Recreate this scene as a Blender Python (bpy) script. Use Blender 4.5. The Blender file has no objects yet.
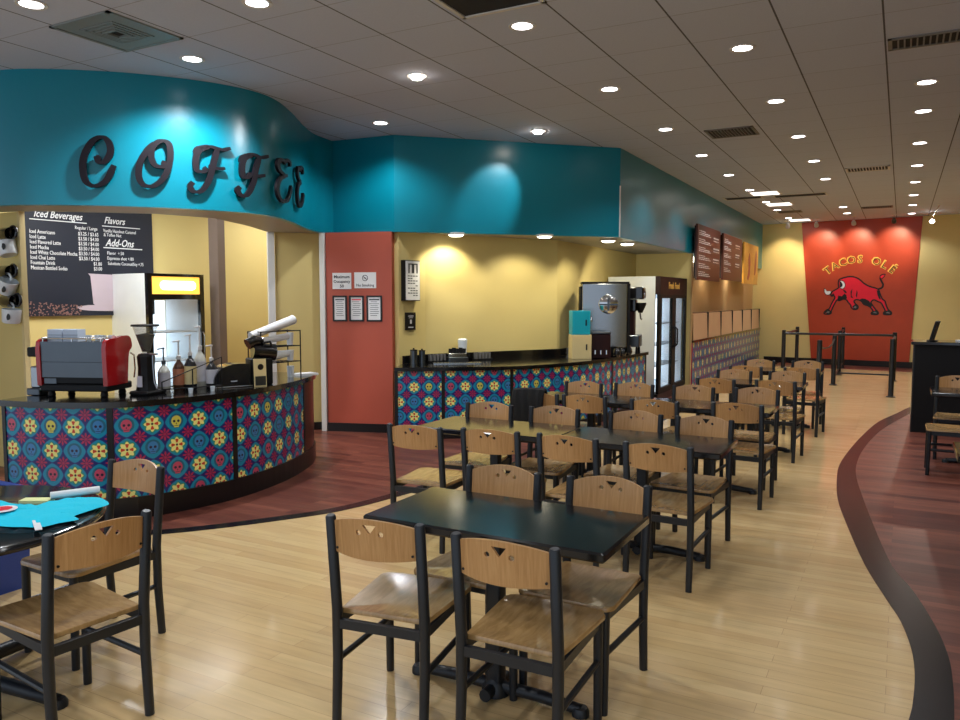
import bpy, math, random
from math import sin, cos, pi, radians, atan2, hypot
from mathutils import Vector, Matrix
from mathutils.geometry import delaunay_2d_cdt, tessellate_polygon

SC = bpy.context.scene
COL = SC.collection
random.seed(7)

# ------------------------------------------------------------------ camera, world, exposure
cam_d = bpy.data.cameras.new('camera')
cam_d.sensor_width = 36.0
cam_d.lens = 776.0 / 960.0 * 36.0
cam_d.clip_end = 100
cam = bpy.data.objects.new('camera', cam_d)
COL.objects.link(cam)
cam.location = (0, 0, 1.65)
cam.rotation_euler = (radians(90 - 4.421), 0, radians(28.466))
SC.camera = cam

world = bpy.data.worlds.new('world')
SC.world = world
world.use_nodes = True
bg = world.node_tree.nodes['Background']
bg.inputs[0].default_value = (0.72, 0.84, 1.0, 1)
bg.inputs[1].default_value = 1.0

SC.view_settings.view_transform = 'Standard'
SC.view_settings.look = 'None'
SC.view_settings.gamma = 1.0
SC.view_settings.use_curve_mapping = False
SC.view_settings.exposure = 0.12
SC.cycles.use_denoising = True
SC.cycles.sample_clamp_indirect = 4.0
SC.cycles.max_bounces = 8
SC.cycles.caustics_reflective = False
SC.cycles.caustics_refractive = False

DOWN_W = 47.0      # recessed downlights over the room
AIM_W = 70.0       # adjustable spots on the teal fascia
TRACK_W = 75.0    # spots over the far wall

# ------------------------------------------------------------------ materials
def lin(c):
    return tuple(((v / 255.0) / 12.92 if v <= 10 else (((v / 255.0) + 0.055) / 1.055) ** 2.4) for v in c)

MATS = {}
def mat(name, rgb, rough=0.5, metal=0.0, var=0.06, scale=6.0, coat=0.0, spec=0.5, emit=None, estr=0.0,
        alpha=1.0, bump=0.0, bscale=60.0, stretch=None, trans=0.0, cr=0.08):
    if name in MATS: return MATS[name]
    m = bpy.data.materials.new(name); m.use_nodes = True
    nt = m.node_tree; b = nt.nodes['Principled BSDF']
    c = lin(rgb)
    tc = nt.nodes.new('ShaderNodeTexCoord'); mp = nt.nodes.new('ShaderNodeMapping')
    nt.links.new(tc.outputs['Object'], mp.inputs[0])
    if stretch: mp.inputs['Scale'].default_value = stretch
    nz = nt.nodes.new('ShaderNodeTexNoise'); nz.inputs['Scale'].default_value = scale; nz.inputs['Detail'].default_value = 4
    nt.links.new(mp.outputs[0], nz.inputs['Vector'])
    mx = nt.nodes.new('ShaderNodeMix'); mx.data_type = 'RGBA'
    mx.inputs[6].default_value = tuple(v * (1 - var) for v in c) + (1,)
    mx.inputs[7].default_value = tuple(min(1, v * (1 + var)) for v in c) + (1,)
    nt.links.new(nz.outputs['Fac'], mx.inputs[0]); nt.links.new(mx.outputs[2], b.inputs['Base Color'])
    b.inputs['Roughness'].default_value = rough; b.inputs['Metallic'].default_value = metal
    b.inputs['Specular IOR Level'].default_value = spec
    b.inputs['Coat Weight'].default_value = coat; b.inputs['Coat Roughness'].default_value = cr
    if trans: b.inputs['Transmission Weight'].default_value = trans
    if alpha < 1: b.inputs['Alpha'].default_value = alpha
    if emit: b.inputs['Emission Color'].default_value = lin(emit) + (1,); b.inputs['Emission Strength'].default_value = estr
    if bump:
        n2 = nt.nodes.new('ShaderNodeTexNoise'); n2.inputs['Scale'].default_value = bscale
        nt.links.new(tc.outputs['Object'], n2.inputs['Vector'])
        bp = nt.nodes.new('ShaderNodeBump'); bp.inputs['Strength'].default_value = bump; bp.inputs['Distance'].default_value = 0.01
        nt.links.new(n2.outputs['Fac'], bp.inputs['Height']); nt.links.new(bp.outputs[0], b.inputs['Normal'])
    MATS[name] = m
    return m

class S:
    """tiny expression wrapper round Math nodes"""
    nt = None
    def __init__(s, sock): s.s = sock
    @staticmethod
    def op(o, a, b=None, c=None):
        n = S.nt.nodes.new('ShaderNodeMath'); n.operation = o
        for i, v in enumerate((a, b, c)):
            if v is None: continue
            if isinstance(v, S): S.nt.links.new(v.s, n.inputs[i])
            else: n.inputs[i].default_value = v
        return S(n.outputs[0])
    def __add__(a, b): return S.op('ADD', a, b)
    def __sub__(a, b): return S.op('SUBTRACT', a, b)
    def __rsub__(a, b): return S.op('SUBTRACT', b, a)
    def __mul__(a, b): return S.op('MULTIPLY', a, b)
    __rmul__ = __mul__; __radd__ = __add__
    def __truediv__(a, b): return S.op('DIVIDE', a, b)
    def lt(a, b): return S.op('LESS_THAN', a, b)
    def gt(a, b): return S.op('GREATER_THAN', a, b)
    def abs(a): return S.op('ABSOLUTE', a)
    def fract(a): return S.op('FRACT', a)
    def floor(a): return S.op('FLOOR', a)
    def cos(a): return S.op('COSINE', a)
    def pow(a, b): return S.op('POWER', a, b)
    def max(a, b): return S.op('MAXIMUM', a, b)
    def min(a, b): return S.op('MINIMUM', a, b)
    def mod(a, b): return S.op('FLOORED_MODULO', a, b)

def over(base, fac, rgb):
    """layer a flat colour (or colour socket) over base where fac is 1"""
    n = S.nt.nodes.new('ShaderNodeMix'); n.data_type = 'RGBA'
    S.nt.links.new(fac.s, n.inputs[0])
    for i, v in ((6, base), (7, rgb)):
        if isinstance(v, tuple): n.inputs[i].default_value = lin(v) + (1,)
        else: S.nt.links.new(v, n.inputs[i])
    return n.outputs[2]

def tile_material(name, bgc=(32, 32, 108), teal=(0, 142, 178), mag=(176, 36, 86), yel=(248, 242, 148), rough=0.3):
    m = bpy.data.materials.new(name); m.use_nodes = True
    nt = m.node_tree; S.nt = nt; b = nt.nodes['Principled BSDF']
    tc = nt.nodes.new('ShaderNodeTexCoord'); sp = nt.nodes.new('ShaderNodeSeparateXYZ')
    nt.links.new(tc.outputs['UV'], sp.inputs[0])
    u = S(sp.outputs[0]); v = S(sp.outputs[1])
    iu, iv = u.floor(), v.floor()
    x, y = u.fract() - 0.5, v.fract() - 0.5
    r = S.op('SQRT', x * x + y * y); th = S.op('ARCTAN2', y, x)
    lens = (x.abs().pow(1.45) + y.abs().pow(1.45)).lt(0.335)        # lantern shaped medallion
    lens2 = (x.abs().pow(1.45) + y.abs().pow(1.45)).lt(0.36)
    flower = ((iu + iv).mod(2.0)).lt(0.5)
    kind = (iu * 3.0 + iv * 5.0).mod(7.0)
    # corner star diamonds
    cx, cy = (u + 0.5).fract() - 0.5, (v + 0.5).fract() - 0.5
    cr_ = S.op('SQRT', cx * cx + cy * cy); cth = S.op('ARCTAN2', cy, cx)
    dia = (cx.abs() + cy.abs()).lt(0.40)
    star = cr_.lt(0.20 + 0.07 * (cth * 8.0).cos()) * dia
    slit = cr_.lt(0.10 + 0.10 * (cth * 8.0 + 3.14).cos()) * cr_.gt(0.05)
    col = over(bgc, lens2, (16, 74, 140))
    col = over(col, star, mag)
    col = over(col, slit, (70, 20, 80))
    col = over(col, lens, teal)
    # flowers
    ring = r.lt(0.36 + 0.03 * (th * 8.0).cos()) * flower
    pet = r.lt(0.295 + 0.045 * (th * 8.0).cos()) * flower
    tear = (S.op('ABSOLUTE', (th * 2.0).cos())).gt(0.80) * r.gt(0.09) * r.lt(0.245) * flower
    dots = r.lt(0.05) * flower
    col = over(col, ring, (50, 150, 118))
    col = over(col, pet, yel)
    col = over(col, tear, (206, 66, 30))
    col = over(col, dots, (60, 30, 40))
    # skulls
    nf = 1.0 - flower
    yy = y - 0.03
    skull = (x * x * 1.15 + yy * yy).lt(0.052).max(((x.abs()).lt(0.11)) * ((y + 0.17).abs()).lt(0.08)) * nf
    eye = (((x.abs() - 0.09) * (x.abs() - 0.09) + (y - 0.02) * (y - 0.02)).lt(0.0032)) * nf
    nose = (x.abs() * 2.0 + (y + 0.09).abs()).lt(0.05) * nf
    teeth = (y + 0.18).abs().lt(0.012) * x.abs().lt(0.09) * nf
    kb = kind.gt(4.5); ky = kind.lt(0.5)
    skc = over((196, 74, 104), kb, (60, 130, 190)); skc = over(skc, ky, (214, 206, 90))
    halo = (x * x + yy * yy).lt(0.095) * nf
    col = over(col, halo, (22, 100, 128))
    col = over(col, skull, skc)
    col = over(col, eye.max(nose).max(teeth), (36, 24, 54))
    nt.links.new(col, b.inputs['Base Color'])
    b.inputs['Roughness'].default_value = rough
    b.inputs['Coat Weight'].default_value = 0.15; b.inputs['Coat Roughness'].default_value = 0.15
    MATS[name] = m
    return m

def planks_material(name, c1, c2, seam, length=1.25, width=0.083, rough=0.2, spec=0.5, grain=0.25, contrast=0.5, coat=0.3):
    m = bpy.data.materials.new(name); m.use_nodes = True
    nt = m.node_tree; S.nt = nt; b = nt.nodes['Principled BSDF']
    tc = nt.nodes.new('ShaderNodeTexCoord')
    br = nt.nodes.new('ShaderNodeTexBrick')
    nt.links.new(tc.outputs['Object'], br.inputs['Vector'])
    br.inputs['Color1'].default_value = lin(c1) + (1,); br.inputs['Color2'].default_value = lin(c2) + (1,)
    br.inputs['Mortar'].default_value = lin(seam) + (1,)
    br.inputs['Scale'].default_value = 1.0
    br.inputs['Brick Width'].default_value = length; br.inputs['Row Height'].default_value = width
    br.inputs['Mortar Size'].default_value = 0.0012; br.inputs['Mortar Smooth'].default_value = 0.6
    br.offset = 0.37; br.inputs['Bias'].default_value = 0.0
    mp = nt.nodes.new('ShaderNodeMapping'); mp.inputs['Scale'].default_value = (1.2, 14, 1)
    nt.links.new(tc.outputs['Object'], mp.inputs[0])
    nz = nt.nodes.new('ShaderNodeTexNoise'); nz.inputs['Scale'].default_value = 2.2; nz.inputs['Detail'].default_value = 6
    nt.links.new(mp.outputs[0], nz.inputs['Vector'])
    mx = nt.nodes.new('ShaderNodeMix'); mx.data_type = 'RGBA'; mx.blend_type = 'MULTIPLY'
    mx.inputs[0].default_value = grain
    nt.links.new(br.outputs['Color'], mx.inputs[6]); nt.links.new(nz.outputs['Color'], mx.inputs[7])
    rp = nt.nodes.new('ShaderNodeValToRGB')
    rp.color_ramp.elements[0].position = 0.3; rp.color_ramp.elements[0].color = (0.35, 0.32, 0.28, 1)
    rp.color_ramp.elements[1].position = 0.65; rp.color_ramp.elements[1].color = (1, 1, 1, 1)
    nt.links.new(nz.outputs['Fac'], rp.inputs[0]); nt.links.new(rp.outputs[0], mx.inputs[7])
    nt.links.new(mx.outputs[2], b.inputs['Base Color'])
    n2 = nt.nodes.new('ShaderNodeTexNoise'); n2.inputs['Scale'].default_value = 3.0; n2.inputs['Detail'].default_value = 3
    nt.links.new(tc.outputs['Object'], n2.inputs['Vector'])
    mr = nt.nodes.new('ShaderNodeMapRange'); mr.inputs['To Min'].default_value = rough * 0.8; mr.inputs['To Max'].default_value = rough * 1.3
    nt.links.new(n2.outputs['Fac'], mr.inputs[0]); nt.links.new(mr.outputs[0], b.inputs['Roughness'])
    b.inputs['Specular IOR Level'].default_value = spec
    b.inputs['Coat Weight'].default_value = coat; b.inputs['Coat Roughness'].default_value = 0.09
    MATS[name] = m
    return m

def ceiling_material():
    m = bpy.data.materials.new('ceiling tile'); m.use_nodes = True
    nt = m.node_tree; S.nt = nt; b = nt.nodes['Principled BSDF']
    tc = nt.nodes.new('ShaderNodeTexCoord'); sp = nt.nodes.new('ShaderNodeSeparateXYZ')
    nt.links.new(tc.outputs['Object'], sp.inputs[0])
    x = (S(sp.outputs[0]) + (0.187 + 66.4)) / 0.664
    y = (S(sp.outputs[1]) + (-3.62 + 65.5)) / 0.655
    dx = (x.fract() - 0.5).abs(); dy = (y.fract() - 0.5).abs()
    lx = dx.gt(0.5 - 0.010); ly = dy.gt(0.5 - 0.006)
    nz = nt.nodes.new('ShaderNodeTexNoise'); nz.inputs['Scale'].default_value = 90; nz.inputs['Detail'].default_value = 5
    nt.links.new(tc.outputs['Object'], nz.inputs['Vector'])
    wn = nt.nodes.new('ShaderNodeTexWhiteNoise'); wn.noise_dimensions = '2D'
    cb = nt.nodes.new('ShaderNodeCombineXYZ'); nt.links.new(x.floor().s, cb.inputs[0]); nt.links.new(y.floor().s, cb.inputs[1])
    nt.links.new(cb.outputs[0], wn.inputs['Vector'])
    base = over((204, 212, 232), S(nz.outputs['Fac']) * 0.8, (184, 192, 212))
    base = over(base, S(wn.outputs['Value']) * 0.35, (192, 198, 216))
    c = over(base, ly * 0.55, (112, 112, 120)); c = over(c, lx, (92, 92, 100))
    nt.links.new(c, b.inputs['Base Color'])
    b.inputs['Roughness'].default_value = 0.85; b.inputs['Specular IOR Level'].default_value = 0.2
    MATS['ceiling'] = m
    return m

def wood_panel_material(name, c1, c2, rough=0.35, stretch=(18, 1.2, 1.2), coat=0.2):
    m = bpy.data.materials.new(name); m.use_nodes = True
    nt = m.node_tree; b = nt.nodes['Principled BSDF']
    tc = nt.nodes.new('ShaderNodeTexCoord'); mp = nt.nodes.new('ShaderNodeMapping')
    mp.inputs['Scale'].default_value = stretch
    nt.links.new(tc.outputs['Object'], mp.inputs[0])
    nz = nt.nodes.new('ShaderNodeTexNoise'); nz.inputs['Scale'].default_value = 6; nz.inputs['Detail'].default_value = 7
    nz.inputs['Distortion'].default_value = 0.6
    nt.links.new(mp.outputs[0], nz.inputs['Vector'])
    rp = nt.nodes.new('ShaderNodeValToRGB')
    rp.color_ramp.elements[0].position = 0.3; rp.color_ramp.elements[0].color = lin(c1) + (1,)
    rp.color_ramp.elements[1].position = 0.7; rp.color_ramp.elements[1].color = lin(c2) + (1,)
    nt.links.new(nz.outputs['Fac'], rp.inputs[0]); nt.links.new(rp.outputs[0], b.inputs['Base Color'])
    b.inputs['Roughness'].default_value = rough; b.inputs['Coat Weight'].default_value = coat; b.inputs['Coat Roughness'].default_value = 0.1
    MATS[name] = m
    return m

M_maple = planks_material('maple plank floor', (226, 196, 142), (214, 180, 126), (172, 138, 94), rough=0.22, grain=0.2)
M_cherry = planks_material('dark cherry plank floor', (138, 82, 66), (92, 48, 42), (44, 22, 20), rough=0.34, grain=0.5, length=0.95, coat=0.0, spec=0.32)
M_band = mat('black border vinyl', (20, 19, 23), rough=0.26, coat=0.0, spec=0.3, var=0.25, scale=14)
M_ceil = ceiling_material()
M_teal = mat('teal gloss paint', (2, 128, 150), rough=0.3, var=0.05, scale=3, coat=0.12, cr=0.25, bump=0.08, bscale=25)
M_teal_edge = mat('soffit underside paint', (170, 168, 160), rough=0.5)
M_yellow = mat('yellow wall paint', (224, 204, 136), rough=0.6, var=0.05, scale=2)
M_yellow_gray = mat('grey brown column paint', (124, 108, 98), rough=0.55)
M_beige = mat('beige wall paint', (206, 168, 116), rough=0.5, var=0.05)
M_tcol = mat('terracotta paint', (178, 82, 62), rough=0.5, var=0.08, scale=3)
M_redwall = mat('brick red wall paint', (180, 66, 38), rough=0.4, var=0.12, scale=4)
M_white = mat('white paint', (226, 228, 226), rough=0.45)
M_wsteel = mat('white enamel panel', (236, 244, 252), rough=0.35, coat=0.3)
M_black = mat('black laminate', (16, 16, 18), rough=0.14, coat=0.5, var=0.3, scale=30)
M_blackm = mat('matt black', (11, 11, 13), rough=0.55, var=0.2, spec=0.3)
M_frame = mat('blue black powder coated steel', (24, 29, 36), rough=0.42, var=0.12, scale=12)
M_table = mat('black wood table lacquer', (20, 20, 21), rough=0.16, coat=0.25, var=0.35, scale=5, stretch=(1, 14, 1), cr=0.1, spec=0.35)
M_ply = wood_panel_material('beech plywood', (176, 130, 80), (200, 156, 104))
M_seat = wood_panel_material('worn plywood seat', (152, 118, 72), (188, 150, 98), stretch=(7, 1.5, 1.5), rough=0.24, coat=0.5)
M_plyedge = mat('plywood edge', (222, 180, 130), rough=0.4)
M_base = mat('black baseboard', (20, 19, 20), rough=0.3)
M_steel = mat('brushed stainless steel', (156, 160, 164), rough=0.26, metal=1.0, stretch=(1, 1, 30), scale=8)
M_dsteel = mat('dark steel', (92, 98, 104), rough=0.32, metal=0.9)
M_chrome = mat('chrome', (220, 222, 224), rough=0.12, metal=1.0)
M_redmachine = mat('red enamel', (164, 22, 26), rough=0.25, coat=0.6)
M_maroon = mat('dark maroon enamel', (40, 15, 17), rough=0.5, spec=0.25)
M_paper = mat('white paper', (232, 234, 236), rough=0.7)
M_cream = mat('cream card', (224, 204, 148), rough=0.6)
M_tan = mat('tan shiny panel', (214, 176, 138), rough=0.3)
M_cyan = mat('turquoise plastic', (10, 168, 192), rough=0.4)
M_shirt = mat('turquoise cotton', (0, 205, 234), rough=0.85, bump=0.3, bscale=90)
M_blue = mat('navy blue plastic', (34, 66, 150), rough=0.45)
M_darkwood = mat('dark red stained wood', (74, 34, 28), rough=0.3, stretch=(1, 1, 6), var=0.3)
M_glass = mat('clear glass', (120, 132, 132), rough=0.05, alpha=0.16, coat=0.5)
M_smoke = mat('smoked plastic', (28, 30, 34), rough=0.12, coat=0.6)
M_amber = mat('amber syrup', (70, 44, 30), rough=0.15, coat=0.5)
M_clearb = mat('pale syrup bottle', (200, 200, 190), rough=0.12, coat=0.6, alpha=0.85)
M_label = mat('bottle label', (205, 205, 215), rough=0.5)
M_orange = mat('orange label', (176, 112, 82), rough=0.5)
M_brown = mat('menu board brown', (78, 40, 32), rough=0.4)
M_navy = mat('menu board charcoal blue', (24, 29, 44), rough=0.55)
M_chalk = mat('white lettering', (236, 238, 240), rough=0.6, emit=(236, 238, 240), estr=0.0)
M_gold = mat('yellow lettering', (238, 190, 90), rough=0.5)
M_bull = mat('red bull paint', (232, 24, 54), rough=0.45, var=0.1)
M_ink = mat('black paint', (14, 12, 14), rough=0.4)
M_letter = mat('dark plum letter paint', (16, 10, 20), rough=0.6, spec=0.25)
M_cupp = mat('pinkish white china', (200, 184, 194), rough=0.4)
M_bean = mat('roasted bean', (150, 112, 104), rough=0.5, var=0.3)
M_orangeimg = mat('orange food print', (226, 160, 60), rough=0.4, var=0.45, scale=5)
M_lamp = mat('downlight lens', (255, 255, 255), rough=0.4, emit=(255, 250, 248), estr=9.0)
M_trimw = mat('white lamp trim', (214, 212, 210), rough=0.5)
M_spotlens = mat('spot lamp lens', (255, 255, 255), emit=(255, 240, 225), estr=45.0)
M_panel = mat('bright ceiling panel', (255, 255, 255), emit=(255, 248, 238), estr=2.4)
M_warm = mat('warm puck lens', (255, 255, 255), emit=(255, 246, 220), estr=9.0)
M_signy = mat('lit yellow sign', (255, 200, 90), emit=(255, 186, 70), estr=1.2)
M_signw = mat('lit sign centre', (255, 250, 220), emit=(255, 246, 214), estr=2.0)
M_coolglow = mat('lit cooler interior', (235, 246, 255), emit=(226, 242, 255), estr=1.9)
M_coolwarm = mat('lit cooler tube', (255, 255, 255), emit=(255, 250, 240), estr=2.2)
M_dark = mat('dark recess', (30, 29, 30), rough=0.8)
M_vent = mat('grey vent metal', (112, 112, 112), rough=0.5)
M_ventblue = mat('pale grey diffuser', (132, 140, 140), rough=0.5)
M_cardboard = mat('cardboard', (150, 128, 100), rough=0.8)
M_fabric = mat('black cloth', (10, 10, 12), rough=0.9, bump=0.4, bscale=80)
M_tile = tile_material('printed talavera tile')

# ------------------------------------------------------------------ mesh helpers
class MB:
    def __init__(s): s.v = []; s.f = []; s.uv = []
    def add(s, vs, fs, uvs=None):
        o = len(s.v); s.v += [tuple(v) for v in vs]
        for i, f in enumerate(fs):
            s.f.append(tuple(o + k for k in f)); s.uv.append(uvs[i] if uvs else None)
        return s
    def box(s, x0, x1, y0, y1, z0, z1, rot=0, c=None):
        vs = [(x, y, z) for z in (z0, z1) for x, y in ((x0, y0), (x1, y0), (x1, y1), (x0, y1))]
        if rot:
            cx, cy = c if c else ((x0 + x1) / 2, (y0 + y1) / 2)
            vs = [(cx + (x - cx) * cos(rot) - (y - cy) * sin(rot), cy + (x - cx) * sin(rot) + (y - cy) * cos(rot), z) for x, y, z in vs]
        return s.add(vs, [(3, 2, 1, 0), (4, 5, 6, 7), (0, 1, 5, 4), (1, 2, 6, 5), (2, 3, 7, 6), (3, 0, 4, 7)])
    def rbox(s, x0, x1, y0, y1, z0, z1, r=0.01, n=3, e=None):
        """box with rounded vertical corners and a softened top and bottom edge"""
        e = r * 0.5 if e is None else e
        def ring(ins, z):
            o = []; rr = max(r - ins, 0.0005)
            for cx, cy, a0 in ((x1 - r, y1 - r, 0), (x0 + r, y1 - r, 90), (x0 + r, y0 + r, 180), (x1 - r, y0 + r, 270)):
                for k in range(n + 1):
                    a = radians(a0 + 90 * k / n); o.append((cx + rr * cos(a), cy + rr * sin(a), z))
            return o
        rings = [ring(e, z0), ring(0, z0 + e), ring(0, z1 - e), ring(e, z1)]
        m = len(rings[0]); vs = sum(rings, []); fs = []
        for j in range(3):
            for i in range(m): fs.append((j * m + i, j * m + (i + 1) % m, (j + 1) * m + (i + 1) % m, (j + 1) * m + i))
        fs.append(tuple(range(m - 1, -1, -1))); fs.append(tuple(range(3 * m, 4 * m)))
        return s.add(vs, fs)
    def prism(s, poly, z0, z1):
        n = len(poly)
        a = sum(poly[i][0] * poly[(i + 1) % n][1] - poly[(i + 1) % n][0] * poly[i][1] for i in range(n))
        if a < 0: poly = poly[::-1]
        vs = [(x, y, z0) for x, y in poly] + [(x, y, z1) for x, y in poly]
        tri = tessellate_polygon([[Vector((x, y, 0)) for x, y in poly]])
        fs = []
        for t in tri:
            a, b, c = t
            ar = (poly[b][0] - poly[a][0]) * (poly[c][1] - poly[a][1]) - (poly[c][0] - poly[a][0]) * (poly[b][1] - poly[a][1])
            if ar < 0: a, c = c, a
            fs.append((c, b, a)); fs.append((a + n, b + n, c + n))
        for i in range(n): fs.append((i, (i + 1) % n, n + (i + 1) % n, n + i))
        return s.add(vs, fs)
    def tube(s, path, r, seg=8, caps=True, sq=None):
        path = [Vector(p) for p in path]
        rs = r if isinstance(r, (list, tuple)) else [r] * len(path)
        rings = []; prev = None
        for i, p in enumerate(path):
            if i == 0: d = path[1] - p
            elif i == len(path) - 1: d = p - path[i - 1]
            else: d = (path[i + 1] - p).normalized() + (p - path[i - 1]).normalized()
            d.normalize()
            if prev is None:
                up = Vector((0, 0, 1)) if abs(d.z) < 0.9 else Vector((0, 1, 0))
                a = d.cross(up).normalized()
            else:
                a = (prev - d * prev.dot(d)).normalized()
            prev = a; b = d.cross(a)
            rings.append([p + (a * cos(2 * pi * k / seg) * (sq or 1) + b * sin(2 * pi * k / seg)) * rs[i] for k in range(seg)])
        vs = sum(rings, []); fs = []
        for j in range(len(path) - 1):
            for i in range(seg): fs.append((j * seg + i, j * seg + (i + 1) % seg, (j + 1) * seg + (i + 1) % seg, (j + 1) * seg + i))
        if caps: fs.append(tuple(range(seg - 1, -1, -1))); fs.append(tuple(range((len(path) - 1) * seg, len(path) * seg)))
        return s.add(vs, fs)
    def lathe(s, prof, c=(0, 0, 0), seg=20):
        vs = []; fs = []
        for r, z in prof:
            for k in range(seg):
                a = 2 * pi * k / seg; vs.append((c[0] + r * cos(a), c[1] + r * sin(a), c[2] + z))
        for j in range(len(prof) - 1):
            for i in range(seg): fs.append((j * seg + i, j * seg + (i + 1) % seg, (j + 1) * seg + (i + 1) % seg, (j + 1) * seg + i))
        if prof[0][0] > 1e-5: fs.append(tuple(range(seg - 1, -1, -1)))
        if prof[-1][0] > 1e-5: fs.append(tuple(range((len(prof) - 1) * seg, len(prof) * seg)))
        return s.add(vs, fs)
    def strip(s, pts, z0, z1, thick=0.02, uvs=0.19, u0=0.0, closed=False):
        """vertical slab along a plan polyline, front on the right-hand side of travel, with u,v in tile units"""
        n = len(pts); nor = []
        for i in range(n):
            a = Vector(pts[max(i - 1, 0)]); b = Vector(pts[min(i + 1, n - 1)]); d = (b - a).normalized()
            nor.append(Vector((d.y, -d.x)))
        back = [(p[0] - nor[i].x * thick, p[1] - nor[i].y * thick) for i, p in enumerate(pts)]
        L = [u0]
        for a, b in zip(pts, pts[1:]): L.append(L[-1] + hypot(b[0] - a[0], b[1] - a[1]) / uvs)
        h0, h1 = 0.5, 0.5 + (z1 - z0) / uvs
        vs = [(x, y, z) for z in (z0, z1) for x, y in pts] + [(x, y, z) for z in (z0, z1) for x, y in back]
        for i in range(n - 1):
            s_ = [(i, i + 1, n + i + 1, n + i)]
            fs = s_ + [(2 * n + i + 1, 2 * n + i, 3 * n + i, 3 * n + i + 1), (n + i, n + i + 1, 3 * n + i + 1, 3 * n + i), (i + 1, i, 2 * n + i, 2 * n + i + 1)]
            uu = [[(L[i], h0), (L[i + 1], h0), (L[i + 1], h1), (L[i], h1)]] + [[(0.02, 0.02)] * 4] * 3
            s.f += [] ; 
            if i == 0: base = len(s.v); s.v += vs
            for f, q in zip(fs, uu): s.f.append(tuple(base + k for k in f)); s.uv.append(q)
        for f in ((0, n, 3 * n, 2 * n), (n - 1, 3 * n - 1, 4 * n - 1, 2 * n - 1)):
            s.f.append(tuple(base + k for k in f)); s.uv.append([(0.02, 0.02)] * 4)
        return s
    def xf(s, M):
        s.v = [tuple(M @ Vector(v)) for v in s.v]; return s

def mesh_of(name, mb, m, smooth=False):
    me = bpy.data.meshes.new(name)
    me.from_pydata([tuple(v) for v in mb.v], [], mb.f); 
    if any(mb.uv):
        uvl = me.uv_layers.new(name='uv')
        for p in me.polygons:
            q = mb.uv[p.index]
            if q:
                for k, li in enumerate(p.loop_indices): uvl.data[li].uv = q[k % len(q)]
    if m: me.materials.append(m)
    if smooth:
        for p in me.polygons: p.use_smooth = True
        me.set_sharp_from_angle(angle=radians(38))
    me.update()
    return me

def obj(name, mb, m, parent=None, smooth=False, world=False, label=None, kind=None):
    """link one mesh; with world=True the coordinates are world ones and are moved into the parent's frame"""
    if parent is not None and world:
        inv = WM(parent).inverted(); mb.xf(inv)
    o = bpy.data.objects.new(name, mesh_of(name, mb, m, smooth)); COL.objects.link(o)
    if parent is not None: o.parent = parent
    if label: o['label'] = label
    if kind: o['kind'] = kind
    return o

def WM(o):
    M = Matrix.Translation(o.location) @ o.rotation_euler.to_matrix().to_4x4()
    return (WM(o.parent) @ M) if o.parent else M

def thing(name, label, cat, loc=(0, 0, 0), rz=0.0, group=None):
    o = bpy.data.objects.new(name, None); COL.objects.link(o)
    o.empty_display_size = 0.1
    o.location = loc; o.rotation_euler = (0, 0, rz)
    tag(o, label, cat, group); return o

def tag(o, label, cat, group=None):
    o['label'] = label; o['category'] = cat
    if group: o['group'] = group
    return o

def struct(name, mb, m, smooth=False, parent=None):
    o = obj(name, mb, m, parent, smooth)
    if parent is None: o['kind'] = 'structure'
    return o

def copy_tree(o, parent=None):
    c = o.copy(); COL.objects.link(c); c.parent = parent
    for ch in list(o.children): copy_tree(ch, c)
    return c

def put(o, loc, rz, label, group=None):
    o.location = loc; o.rotation_euler = (0, 0, rz); o['label'] = label
    if group: o['group'] = group
    return o

def cr(pts, n=8):
    P = [Vector(p) for p in pts]; P = [2 * P[0] - P[1]] + P + [2 * P[-1] - P[-2]]; out = []
    for i in range(1, len(P) - 2):
        for k in range(n):
            t = k / n; a, b, c, d = P[i - 1], P[i], P[i + 1], P[i + 2]
            out.append(0.5 * ((2 * b) + (-a + c) * t + (2 * a - 5 * b + 4 * c - d) * t * t + (-a + 3 * b - 3 * c + d) * t ** 3))
    out.append(P[-2]); return [tuple(p) for p in out]

def offset(pts, d):
    out = []
    for i in range(len(pts)):
        a = Vector(pts[max(i - 1, 0)]); b = Vector(pts[min(i + 1, len(pts) - 1)]); t = (b - a).normalized()
        out.append((pts[i][0] - t.y * d, pts[i][1] + t.x * d))
    return out

def poly2d(outer, holes=(), z0=0.0, z1=0.004):
    """flat plate in local x,y with holes, thickness z0..z1"""
    vs = []; es = []
    for lp in [outer] + list(holes):
        o = len(vs); vs += [Vector(p) for p in lp]; es += [(o + i, o + (i + 1) % len(lp)) for i in range(len(lp))]
    V, E, F, _, _, _ = delaunay_2d_cdt(vs, es, [], 0, 1e-6)
    def inside(p, lp):
        c = False; j = len(lp) - 1
        for i in range(len(lp)):
            if (lp[i][1] > p[1]) != (lp[j][1] > p[1]) and p[0] < (lp[j][0] - lp[i][0]) * (p[1] - lp[i][1]) / (lp[j][1] - lp[i][1]) + lp[i][0]: c = not c
            j = i
        return c
    keep = []
    for f in F:
        c = sum((V[i] for i in f), Vector((0, 0))) / len(f)
        if inside(c, outer) and not any(inside(c, h) for h in holes): keep.append(list(f))
    cnt = {}
    for f in keep:
        for a, b in zip(f, f[1:] + f[:1]): cnt[(a, b)] = 1
    n = len(V); mb = MB()
    allv = [(v.x, v.y, z1) for v in V] + [(v.x, v.y, z0) for v in V]
    fs = [tuple(f) for f in keep] + [tuple(i + n for i in f[::-1]) for f in keep]
    for (a, b) in cnt:
        if (b, a) not in cnt: fs.append((b, a, a + n, b + n))
    return mb.add(allv, fs)

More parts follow.
